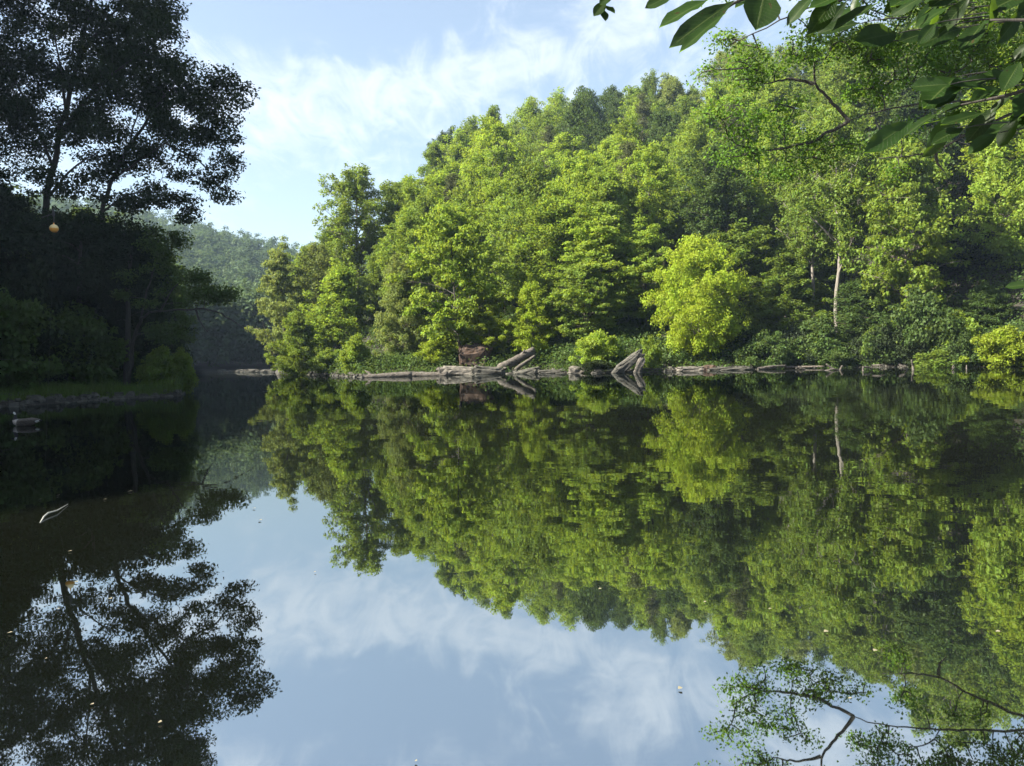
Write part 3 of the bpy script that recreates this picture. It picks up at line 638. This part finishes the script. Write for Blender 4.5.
gb = MB(); gb.add(V, np.arange(n * 4).reshape(-1, 4)); tag(gb.build('grass', GRASS), 'green grass along the shaded near bank on the left', 'grass', kind='stuff')

# ------------------------------------------------------------------ right: overhanging boughs near the camera
near = lobe_tree('tree', 'overhanging tree whose crooked dark limbs reach in from the right above the water',
    [(1330, 420, 15.5), (1300, 250, 15.5), (1240, 110, 15.6), (1180, 20, 15.8), (1120, -60, 16)],
    [[(1240, 110, 15.6), (1120, 100, 16), (1000, 98, 16.2), (960, 102, 16.2), (918, 104, 16.3), (880, 110, 16.2), (849, 121, 16.2)],
     [(849, 121, 16.2), (830, 100, 16.1), (814, 84, 16), (815, 62, 16), (806, 40, 16)],
     [(849, 121, 16.2), (812, 142, 16.3), (775, 150, 16.4), (745, 148, 16.5), (723, 136, 16.6)],
     [(1060, 98, 16.1), (1000, 118, 16.6), (966, 134, 16.8), (940, 150, 17), (905, 157, 17), (879, 158, 17)],
     [(1180, 20, 15.8), (1080, -10, 15.5), (980, -20, 15.4), (880, -10, 15.2), (800, 10, 15), (740, 40, 15)],
     [(936, 152, 17), (938, 165, 17), (945, 172, 17)], [(814, 84, 16), (790, 78, 16), (765, 84, 16)], [(1120, -60, 16), (1000, -80, 15), (880, -90, 15)]],
    [(760, 60, 15.6, 34, 16), (800, 45, 15.6, 34, 18), (850, 55, 16, 36, 20), (900, 50, 16, 40, 22), (950, 45, 16, 40, 24), (1000, 40, 16, 34, 26), (880, 90, 16.4, 34, 12), (930, 80, 16.3, 34, 14), (990, 75, 16, 30, 16), (745, 85, 16, 22, 10), (790, 105, 16.3, 28, 10), (740, 138, 16.5, 18, 6), (800, 138, 16.4, 24, 8),
     (840, 10, 15.5, 40, 16), (930, 5, 15.5, 50, 18), (725, 40, 15.2, 20, 12), (900, -40, 15.2, 80, 30), (1000, -40, 15.4, 60, 40), (800, -30, 15.2, 50, 20), (1060, 60, 16, 40, 50), (905, 128, 16.8, 25, 8), (965, 118, 16.8, 28, 10), (830, -85, 15, 60, 22), (740, -20, 15, 22, 14), (735, 155, 16.5, 26, 12), (775, 172, 16.4, 26, 12), (812, 158, 16.3, 26, 12), (850, 148, 16.3, 24, 10), (720, 110, 16, 20, 12), (890, 175, 17, 24, 8), (760, 125, 16.2, 26, 10), (708, 75, 15.5, 14, 12)],
    41, 'sprig', .075, 62, .36, r0=.095, per_lobe=80)

def big_leaf(mb, a, b, wdt, nrm, curl):
    """one real leaf with a midrib crease, from stalk point a to tip b"""
    a, b = np.asarray(a, float), np.asarray(b, float); ax = b - a; ln = np.linalg.norm(ax); ax = ax / ln
    nrm = nrm - ax * (nrm @ ax); nrm = nrm / np.linalg.norm(nrm); sd = np.cross(nrm, ax); n = 9
    s = np.linspace(0, 1, n); half = wdt * ln * np.sin(math.pi * s ** 1.25) ** .85 * .5 + .0015 * (s > 0) * (s < 1)
    cen = a + ax * (s * ln)[:, None] - nrm * (curl * ln * s ** 2)[:, None]
    wav = .02 * ln * np.sin(s * 14)
    rows = np.stack([cen + sd * half[:, None] + nrm * (half * .28 + wav)[:, None], cen + sd * half[:, None] * .5 + nrm * (half * .12)[:, None], cen, cen - sd * half[:, None] * .5 + nrm * (half * .12)[:, None], cen - sd * half[:, None] + nrm * (half * .28 - wav)[:, None]], 1)
    i = np.arange(n - 1)[:, None] * 5; j = np.arange(4)[None]
    mb.add(rows.reshape(-1, 3), np.stack([i + j, i + j + 1, i + 6 + j, i + 5 + j], -1))
    ac = np.array([1, .5, 0, -.5, -1.]); rn = (abs(a[0] * 37.1 + b[1] * 91.7 + b[2] * 53.3)) % 1
    mb.at.append(np.stack([np.tile(ac, n), np.repeat(s, 5), np.full(n * 5, rn)], 1))
g = np.random.RandomState(77)
root = empty('tree', (3.5, -.5, gz(3.5, -.5) - .1)); foot = np.array(root.location)
tag(root, 'near tree whose large broad leaves hang into view at the top right', 'tree')
tw = MB(); lf = MB()
def twig(pts, ra, rb):
    P = np.array([unproj(*p) if not isinstance(p, np.ndarray) else p for p in pts]); s = np.linspace(0, len(P) - 1, len(P) * 4)
    Q = np.stack([np.interp(s, np.arange(len(P)), P[:, c]) for c in range(3)], 1); Q[1:-1] = (Q[:-2] + 2 * Q[1:-1] + Q[2:]) / 4
    tw.tube(Q - foot, np.linspace(ra, rb, len(Q)), 6); return Q
top = np.array([2.6, 1.75, 3.6])
twig([foot + [0, 0, 0], np.array([3.42, -.1, .9]), np.array([3.1, .8, 2.4]), top, np.array([2.3, 1.9, 4.6])], .05, .02)
twig([np.array([3.1, .8, 2.4]), (1200, 60, 2.2), (1090, 70, 2.3), (1010, 95, 2.35), (960, 105, 2.4)], .014, .003)
twig([top, (1250, -60, 2.3), (1100, -40, 2.2), (1000, -15, 2.2), (900, -12, 2.25), (830, -12, 2.3), (770, -10, 2.3), (735, 2, 2.3), (722, 12, 2.3)], .014, .003)
twig([top, (1180, 10, 2.0), (1060, 20, 2.0), (990, 20, 2.1)], .010, .003)
twig([np.array([3.22, .45, 1.85]), (1180, 250, 2.3), (1080, 262, 2.4), (1030, 275, 2.45)], .008, .002)
LV = [((675, -6), (645, 7), .45), ((712, -2), (659, 22), .34), ((735, 0), (670, 44), .30), ((727, 12), (679, 48), .26), ((766, -12), (757, 28), .78), ((815, -6), (786, 22), .45), ((838, -6), (809, 34), .46), ((880, 2), (830, 29), .42),
      ((984, 22), (961, 50), .5), ((990, -12), (993, 30), .75), ((958, 92), (920, 106), .75), ((992, 92), (952, 82), .7), ((914, 120), (866, 151), .36), ((962, 108), (926, 146), .34), ((998, 106), (966, 142), .5), ((1020, 62), (1003, 90), .5), ((1030, 104), (1012, 128), .5),
      ((1034, 284), (1005, 287), .4), ((985, 112), (941, 124), .3), ((1026, 84), (984, 72), .45), ((950, 6), (915, 24), .4), ((910, -8), (884, 12), .4), ((1024, 8), (998, 44), .45), ((1034, 40), (1012, 60), .5), ((860, -10), (852, 14), .5), ((700, -10), (690, 2), .4), ((760, -14), (735, 6), .35), ((940, 112), (903, 132), .32), ((972, 104), (942, 108), .6), ((1012, 96), (990, 112), .6), ((970, -4), (942, 30), .42), ((1028, -8), (1030, 26), .6)]
for (a_, b_, wd) in LV:
    Ya = 2.3 + g.uniform(-.12, .12)
    A = unproj(*a_, Ya); B = unproj(*b_, Ya + g.uniform(-.06, .03))
    nrm = np.array([g.uniform(-.4, .4), -.75 + g.uniform(-.2, .4), .8 + g.uniform(-.5, .2)])
    big_leaf(lf, A - foot, B - foot, wd * g.uniform(.72, .95), nrm, g.uniform(.02, .14))
twig([np.array([2.3, 1.9, 4.6]), np.array([1.2, 1.2, 6.0]), np.array([-1.0, .6, 7.0]), np.array([-3.2, .4, 7.4])], .035, .01)
twig([np.array([2.5, 1.8, 4.0]), np.array([3.2, .6, 6.0]), np.array([3.0, -.6, 7.6])], .03, .01)
cc = [(-3, .3, 7.2, 1.6), (-1.2, -.4, 7.2, 1.5), (-.6, 1.2, 7.4, 1.3), (.8, .4, 7.4, 1.4), (2.4, -.4, 7.6, 1.6), (3.6, .8, 7.3, 1.3), (-2.2, -1.2, 6.7, 1.3), (-3.8, -.6, 6.6, 1.2)]  # crown added overhead, out of view, to cast shade on the hanging leaves
shade_crown = MB(); P0 = []
for (x, y, z, r_) in cc:
    for _ in range(90): P0.append(np.array([x, y, z]) + norm(g.normal(size=3)) * g.uniform(.2, 1) * [r_, r_, r_ * .5])
for a_ in P0:
    d_ = norm(g.normal(size=3) * [1, 1, .3] + [0, 0, -.3]); big_leaf(shade_crown, a_ - foot, a_ + d_ * g.uniform(.14, .22) - foot, .45, norm(np.array([0, 0, 1.]) + g.normal(size=3) * .4), .08)
shade_crown.build('crown', LM['large'], root)
twig([(770, -10, 2.3), (700, -42, 2.35), (640, -22, 2.4), (612, -4, 2.4), (602, 9, 2.4)], .003, .001)
for a_, b_ in (((612, -5), (600, 4)), ((606, 2), (594, 15)), ((602, 9), (606, 20)), ((618, -8), (606, -2)), ((604, 6), (615, 12)), ((630, -14), (622, -2))):
    big_leaf(lf, unproj(*a_, 2.4) - foot, unproj(*b_, 2.38) - foot, .5, np.array([.2, -.8, .5]), .08)
for q in range(46):
    cx, cyy = (g.uniform(835, 1045), g.uniform(-22, 34)) if q < 30 else (g.uniform(935, 1045), g.uniform(58, 135))
    an = g.uniform(2.0, 3.3); ln = g.uniform(22, 44); Ya = g.uniform(2.2, 2.75)
    A = unproj(cx, cyy, Ya); B = unproj(cx + math.cos(an) * ln, cyy + abs(math.sin(an)) * ln, Ya + g.uniform(-.12, .08))
    big_leaf(lf, A - foot, B - foot, g.uniform(.3, .48), np.array([g.uniform(-.6, .6), -.6 + g.uniform(-.4, .4), .7 + g.uniform(-.5, .3)]), g.uniform(.02, .2))
    tw.tube(bez(A, (A + unproj(cx + 25, cyy - 8, Ya)) / 2, unproj(cx + 45, cyy - 6, Ya + .05), 4) - foot, [.0012, .0015, .002, .0022], 4)
tw.build('trunk', BARK_DARK, root); lf.build('leaves', LM['large'], root)
# bare twigs with small leaves at the top edge
lobe_t = MB()

# ------------------------------------------------------------------ rocks and driftwood
def rock_mesh(mb, size, seed, sub=22, amp=.22, flat_top=False, tilt=None):
    g = np.random.RandomState(seed)
    th = np.linspace(0, 2 * math.pi, sub * 2, endpoint=False); la = np.linspace(-math.pi / 2, math.pi / 2, sub)
    T, Lt = np.meshgrid(th, la); D = np.stack([np.cos(Lt) * np.cos(T), np.cos(Lt) * np.sin(T), np.sin(Lt)], -1)
    P = np.sign(D) * np.abs(D) ** .45
    off = g.uniform(0, 50, 3)
    nz = np.array([[mnoise.fractal(Vector(p * 1.3 + off), .9, 2.1, 4) for p in row] for row in P])
    st = .03 * np.sign(np.sin(P[..., 2] * 7 + P[..., 0] * 1.5 + nz * 3)); n2_ = np.array([[mnoise.noise(Vector(p * 4.5 + off)) for p in row] for row in P])
    P = P * (1 + amp * 1.0 * nz + .10 * n2_ + st)[..., None] * np.asarray(size) * .5
    n, mcount = P.shape[:2]; i = np.arange(n - 1)[:, None] * mcount; j = np.arange(mcount)[None]; k = (j + 1) % mcount
    v = P.reshape(-1, 3)
    if tilt is not None: v = v @ np.array(tilt.to_3x3()).T
    mb.add(v, np.stack([i + j, i + k, i + mcount + k, i + mcount + j], -1))
def rock(name, label, px, py, size, seed, tilt=(0, 0, 0), m=ROCK, cat='rock', up=0, group=None, amp=.22):
    p = on_water(px, py); mb = MB()
    if name != 'far_rock':
        a_ = math.atan((px - 512) / F_PX); r_ = float(np.interp(math.degrees(a_), PH, SH)) - .25 + (3.5 if cat == 'earth bank' else 0) - size[1] * .3; p = np.array([r_ * math.sin(a_), r_ * math.cos(a_), 0])
    T = Matrix.Rotation(math.radians(tilt[2]), 4, 'Z') @ Matrix.Rotation(math.radians(tilt[1]), 4, 'Y') @ Matrix.Rotation(math.radians(tilt[0]), 4, 'X')
    rock_mesh(mb, size, seed, tilt=T, amp=amp); o = mb.build(name, m, smooth=False); o.location = (p[0], p[1] + size[1] * .4, up); tag(o, label, cat, group); return o
def log(name, label, pts, r0, r1, seed, cat='driftwood', stubs=0, m=DRIFT, group=None, rough=.16):
    g = np.random.RandomState(seed); mb = MB(); P = np.array([unproj(*p) for p in pts]); foot = P[0].copy()
    s = np.linspace(0, len(P) - 1, len(P) * 5); Q = np.stack([np.interp(s, np.arange(len(P)), P[:, c]) for c in range(3)], 1)
    Q[1:-1] += g.normal(size=Q[1:-1].shape) * r0 * .05
    mb.tube(Q - foot, np.linspace(r0, r1, len(Q)), 10, rough=rough, seed=seed)
    for k in range(stubs):
        a_ = Q[g.randint(2, len(Q) - 2)] - foot; d_ = norm(g.normal(size=3) + [0, 0, .6]); ln = g.uniform(.4, 1.1)
        mb.tube([a_, a_ + d_ * ln * .5, a_ + d_ * ln + g.normal(size=3) * .08], [r1 * .7, r1 * .45, r1 * .2], 6, rough=.1, seed=k)
    o = mb.build(name, m); o.location = foot; tag(o, label, cat, group); return o
log('driftwood_log', 'big pale driftwood trunk slanting up from the water to the bank', [(494, 373, 71.5), (503, 367, 71.6), (517, 360, 71.9), (534, 350, 72.3)], .40, .30, 1, stubs=2, rough=.26)
log('driftwood_log', 'thinner grey driftwood log lying along the underside of the big slanting trunk', [(511, 373.5, 71), (522, 365, 71.3), (535, 356, 71.6)], .22, .15, 2)
rock('boulder', 'flat grey boulder in the gap under the big slanting driftwood trunk', 528, 373, (2.6, 1.4, .8), 3, (0, -12, 0))
rock('slab', 'grey rock slab leaning steeply up the bank beside a small rounded shrub', 629, 371, (3.0, 1.1, .75), 4, (0, -36, 10), up=.78)
rock('slab', 'narrow pale slab standing under the leaning grey slab', 640, 371.5, (.6, .5, 1.5), 5, (0, 22, 0), m=ROCK_PALE, up=.5)
log('driftwood_log', 'long dark-edged driftwood log lying flat along the water below the silvery tree', [(362, 377.5, 69), (385, 376, 69.4), (412, 374.6, 69.8)], .20, .26, 6, stubs=2)
log('driftwood_log', 'long flat driftwood log between the dark-edged log and the pale rock ledge', [(408, 374.3, 70.4), (430, 374.8, 70.0), (448, 374.2, 69.8)], .22, .20, 7, stubs=1)
rock('rock_ledge', 'wide pale pinkish rock ledge at the foot of the leaning dark-trunked tree', 463, 374, (4.6, 2, 1.0), 8, (0, 4, 0), m=ROCK_PALE, up=.22)
rock('rock_ledge', 'low brown rock ledge reaching from the pale ledge to the driftwood trunk', 489, 374, (3.2, 1.6, .95), 9, (0, 6, 0), up=.2)
rock('earth_bank', 'red-brown upturned earth bank above the pale rock ledge', 475, 365, (3.0, 1.4, 2.4), 10, (0, 0, 0), m=SOIL, cat='earth bank', up=1.5, amp=.3)
rock('stone', 'small pale pointed stone at the waterline below a light green shrub', 580, 372.5, (1.8, 1, .85), 11, (0, 10, 0), m=ROCK_PALE, up=.12)
rock('stone', 'flat low stone at the waterline between the driftwood trunk and pale pointed stone', 553, 372.5, (2.6, 1, .4), 12, (0, 0, 0), up=.1)
rock('stone', 'low dull stone at the waterline left of the leaning grey slab', 603, 372, (1.8, 1, .4), 13, (0, 0, 0), up=.1)
rock('stone', 'long pale stone at the waterline under the drooping yellow-green tree', 692, 370, (2.4, 1, .45), 14, (0, 0, 0), m=ROCK_PALE, up=.15)
rock('stone', 'dark rounded rock splitting the two pale stones under the drooping tree', 710, 370, (1.1, .9, .7), 15, (0, 0, 0), m=SOIL, up=.1)
rock('stone', 'long low pale stone just past the dark rounded rock', 733, 369.5, (3.6, 1, .42), 16, (0, 0, 0), up=.06)
log('driftwood_log', 'short pale log lying at the shaded waterline past the long low stone', [(758, 369.5, 63.5), (772, 367, 63.7), (786, 366, 64)], .17, .10, 17)
log('driftwood_log', 'thin dark log lying along the shaded bank behind the short pale log', [(785, 367, 64.5), (806, 366.6, 64), (824, 366.2, 63.6)], .10, .07, 18, m=BARK)
def sticks(label, segs, Yd, r, seed, name='dead_branch'):
    g = np.random.RandomState(seed); mb = MB(); foot = unproj(*segs[0][0], Yd)
    for sg in segs:
        P = np.array([unproj(px, py, Yd + g.uniform(-.2, .2)) for px, py in sg]); s = np.linspace(0, len(P) - 1, len(P) * 3)
        Q = np.stack([np.interp(s, np.arange(len(P)), P[:, c]) for c in range(3)], 1); mb.tube(Q - foot, np.linspace(r, r * .5, len(Q)), 6, rough=.12, seed=seed)
    o = mb.build(name, DRIFT); o.location = foot; tag(o, label, 'branch')
sticks('low dead stick poking from the water below the dark shrub', [[(796, 368), (806, 370), (818, 371)], [(806, 370), (800, 367)]], 60, .07, 1)
sticks('forked dead branch with a raised prong standing in the shaded water', [[(824, 371.5), (833, 369), (843, 370.5)], [(833, 369), (826, 364)], [(840, 370.5), (842, 366), (843.5, 367)]], 56.5, .085, 2)
sticks('hooked dead branch with one short upright peg in the shaded water', [[(863, 371), (863, 366)], [(863, 367), (868, 367), (873, 369.5)], [(872, 365.5), (880, 365), (885, 366)]], 53.5, .08, 3)
sticks('curved dead branch bowing out of the water like a tusk', [[(898, 364.5), (904, 367), (908, 371)]], 51.5, .10, 4)
sticks('single upright dead stub standing in the water beside the curved branch', [[(913, 371.5), (912.6, 366), (911.5, 360)]], 51.5, .09, 5)
sticks('short twin-pronged stub in the water near the sunlit shrub', [[(953, 370.5), (952.5, 367), (954, 365)], [(953, 368), (955, 367)]], 51, .06, 6)
sticks('thin short peg in the water nearest the sunlit yellow-green shrub', [[(966.5, 371), (966.5, 365)]], 51, .055, 7)
log('fallen_log', 'brown fallen log running into the water beside the sunlit yellow-green shrub', [(1006, 367, 57), (1020, 363.5, 57.5), (1045, 361, 58)], .26, .30, 19)
for q, (px, sz, lb) in enumerate(((200, 2.2, 'low grey'), (212, 3, 'wide pale'), (221, 1.8, 'small pale'), (231, 3.4, 'broad flat'), (240, 2.2, 'taller pale'), (250, 3, 'long pale'), (260, 2, 'small dark'), (268, 3.2, 'largest blocky'))):
    where = ['nearest the grassy bank corner', 'next to the first low grey one', 'beside the wide one', 'in mid bend', 'beside the broad one', 'near the wooded point', 'near the wooded point', 'touching the wooded point'][q]
    rock('far_rock', f'{lb} rock in the far line, {where}', px, 372.2, (sz * .75, 1.2, .5 + .2 * (q % 3)), 50 + q, m=ROCK, group='rocks across the river bend', up=.05)

# ------------------------------------------------------------------ goose
def goose():
    p = on_water(26, 425.5); root = empty('goose', (p[0], p[1], 0)); tag(root, 'Canada goose with black neck and pale breast floating by the near bank', 'goose')
    S_ = [  # x, z, ry, rz   tail (+x) to bill (-x)
        (.42, .135, .012, .010), (.36, .130, .05, .022), (.28, .120, .095, .05), (.18, .105, .13, .085), (.05, .09, .15, .105), (-.08, .085, .15, .11), (-.18, .09, .135, .105), (-.25, .115, .105, .09),
        (-.275, .165, .072, .068), (-.272, .215, .047, .047), (-.262, .265, .037, .036), (-.258, .31, .034, .033), (-.268, .345, .038, .036), (-.295, .362, .040, .036), (-.325, .360, .032, .028), (-.345, .354, .020, .018)]
    A = np.array(S_); P = np.stack([A[:, 0], 0 * A[:, 0], A[:, 1]], 1); tan = norm(np.gradient(P, axis=0)); n = len(A); k = 14
    th = np.arange(k) * 2 * math.pi / k; yv = np.array([0, 1., 0]); nv = np.cross(tan, yv)
    V = P[:, None] + np.cos(th)[None, :, None] * yv * A[:, 2][:, None, None] + np.sin(th)[None, :, None] * nv[:, None] * A[:, 3][:, None, None]
    mb = MB(); i = np.arange(n - 1)[:, None] * k; j = np.arange(k)[None]; kk = (j + 1) % k
    Q = np.stack([i + j, i + kk, i + k + kk, i + k + j], -1)
    brown = noisy('goose_brown', (.04, .032, .026), (.10, .083, .068), 22); pale = noisy('goose_breast', (.22, .20, .175), (.34, .32, .285), 20); black = noisy('goose_black', (.008, .008, .009), (.02, .02, .022), 20); white = noisy('goose_white', (.42, .42, .40), (.55, .55, .53), 20)
    V2 = V.reshape(-1, 3)
    mb.v = [V2]; mb.n = len(V2); mb.q = [Q.reshape(-1, 4)]
    ms_ = []
    for r_ in range(n - 1):
        for c_ in range(k):
            mm = 0
            if r_ <= 1: mm = 3
            if r_ == 0: mm = 2
            if 6 <= r_ <= 8: mm = 1
            if r_ >= 8: mm = 2
            if r_ in (11, 12) and abs(np.cos(th[c_] + .2)) > .75: mm = 3
            ms_.append(mm)
    mb.m = [np.array(ms_)]
    mb.build('body', [brown, pale, black, white], root)
    bl = MB(); bl.tube([(-.34, 0, .355), (-.37, 0, .350), (-.395, 0, .345)], [.018, .014, .005], 8); bl.build('bill', black, root)
    for s in (-1, 1):
        wg = MB(); pts = [(-.14, s * .125, .13), (-.02, s * .145, .135), (.12, s * .125, .145), (.27, s * .075, .15), (.36, s * .03, .15)]
        wg.tube(pts, [.03, .062, .058, .035, .008], 8); wg.build('wing', brown, root)
        ey = MB(); ey.tube([(-.312, s * .028, .370), (-.312, s * .041, .371)], [.006, .004], 6); ey.build('eye', black, root)
    root.scale = (1.02, 1.02, 1.02); root.rotation_euler = (0, 0, .1)
goose()

# ------------------------------------------------------------------ orange float caught in the tree
Yb = 30.0; c = unproj(54, 228.5, Yb); rb = 4.1 / F_PX * Yb
root = empty('fishing_float', c); tag(root, 'orange ball float hanging on a line in front of the dark near trees', 'float')
def plain(name, col, rough=.5):
    return noisy(name, tuple(x * .9 for x in col), col, 12, rough, .05)
ORANGE = plain('orange_plastic', (.85, .36, .04), .35); CREAM = plain('cream_plastic', (.85, .62, .28), .35); LINE = plain('nylon_line', (.03, .03, .03), .8)
def ball(mb, r, z0, z1, k=20, n=9):
    la = np.linspace(z0, z1, n); th = np.arange(k) * 2 * math.pi / k
    V = np.stack([np.cos(la)[:, None] * np.cos(th) * r, np.cos(la)[:, None] * np.sin(th) * r, np.sin(la)[:, None] * np.ones(k) * r], -1)
    i = np.arange(n - 1)[:, None] * k; j = np.arange(k)[None]; kk = (j + 1) % k
    mb.add(V.reshape(-1, 3), np.stack([i + j, i + kk, i + k + kk, i + k + j], -1))
b1 = MB(); ball(b1, rb, -math.pi / 2, .02); b1.build('lower_shell', ORANGE, root)
b2 = MB(); ball(b2, rb * .995, 0, math.pi / 2); b2.build('upper_shell', CREAM, root)
b3 = MB(); b3.tube([(0, 0, rb * .9), (0, 0, rb * 1.35)], [rb * .18, rb * .12], 8); b3.build('eyelet', ORANGE, root)
lr = MB(); end = unproj(45, 472, 12.3)
Q = bez(c + [0, 0, -rb], (c + end) / 2 + [0, 0, -.1], end, 20); lr.tube(Q - c, .0013, 4)
up_ = unproj(54, 208, 31.5); lr.tube(bez(c + [0, 0, rb], (c + up_) / 2, up_, 6) - c, .012, 4)
kn = unproj(53.5, 214, 30.5); lr.tube(bez(kn, kn + [-.2, 0, -.02], unproj(42, 217.5, 30.6), 5) - c, [.03, .02, .02, .015, .03], 5); lr.tube([kn - c + [0, 0, -.09], kn - c, kn - c + [0, 0, .12], kn - c + [0, 0, .24]], [.03, .07, .04, .012], 6)
lr.build('line', LINE, root)
lobe = lobe_tree('branch', 'dark twiggy branch the orange ball float hangs from', [(-20, 260, 36), (10, 225, 33), (40, 209, 31.8), (58, 207, 31.4), (70, 210, 31.2)], [], [(20, 205, 33, 22, 8), (55, 203, 31.5, 18, 6)], 61, 'deep', .17, 60, .5, r0=.06, cat='branch', per_lobe=9) if False else None

# ------------------------------------------------------------------ bits floating on the water
g = np.random.RandomState(19)
FL = noisy('floating_leaf', (.10, .09, .05), (.24, .22, .15), 6)
spots = [(10, 634, 'largest'), (150, 585, 0), (183, 722, 0), (238, 721, 0), (300, 570, 0), (508, 430, 0)]
pts = [(10, 634), (76, 583), (160, 724), (120, 721), (92, 706), (66, 472), (40, 500), (20, 502), (58, 496), (88, 476), (105, 500), (120, 521), (130, 492), (95, 540), (70, 552), (30, 560), (110, 600), (20, 700), (46, 660), (85, 640), (58, 610), (140, 560), (260, 521), (237, 556), (254, 509), (281, 683), (315, 573), (318, 582), (416, 763), (345, 530), (705, 603), (939, 620), (875, 652), (909, 591), (826, 633), (690, 625), (770, 610), (980, 634), (998, 633), (830, 586), (680, 690), (710, 735), (850, 700), (560, 700), (600, 590)]
pts = pts[:2] + pts[2::2]
for q, (px, py) in enumerate(pts):
    p = on_water(px, py); mb = MB(); ln = g.uniform(2.2, 5.0) * p[1] / F_PX * (1.9 if q < 2 else 1); a_ = g.uniform(-.5, .5)
    big_leaf(mb, (-ln / 2 * math.cos(a_), -ln / 2 * math.sin(a_), .004), (ln / 2 * math.cos(a_), ln / 2 * math.sin(a_), .006), g.uniform(.5, 1.1), np.array([0, 0, 1.]), -.05)
    o = mb.build('floating_leaf', FL); o.location = (p[0], p[1], .004)
    tag(o, 'largest pale leaf floating on the dark reflection at the left edge' if q == 0 else 'tiny pale leaf floating on the still river', 'leaf', 'leaves floating on the river')
p = on_water(52, 513); mb = MB()
mb.tube(np.array([on_water(a_, b_, z_) for a_, b_, z_ in ((40, 523, .0), (44, 516.5, .02), (48, 513, .03), (57, 510.5, .025), (68, 504, .01))]) - p, np.array([.005, .008, .008, .007, .003]), 7, rough=.1, seed=2)
o = mb.build('floating_stick', plain('bleached_stick', (.30, .30, .27), .7)); o.location = p; tag(o, 'bleached bent stick floating on the dark water below the goose', 'stick')
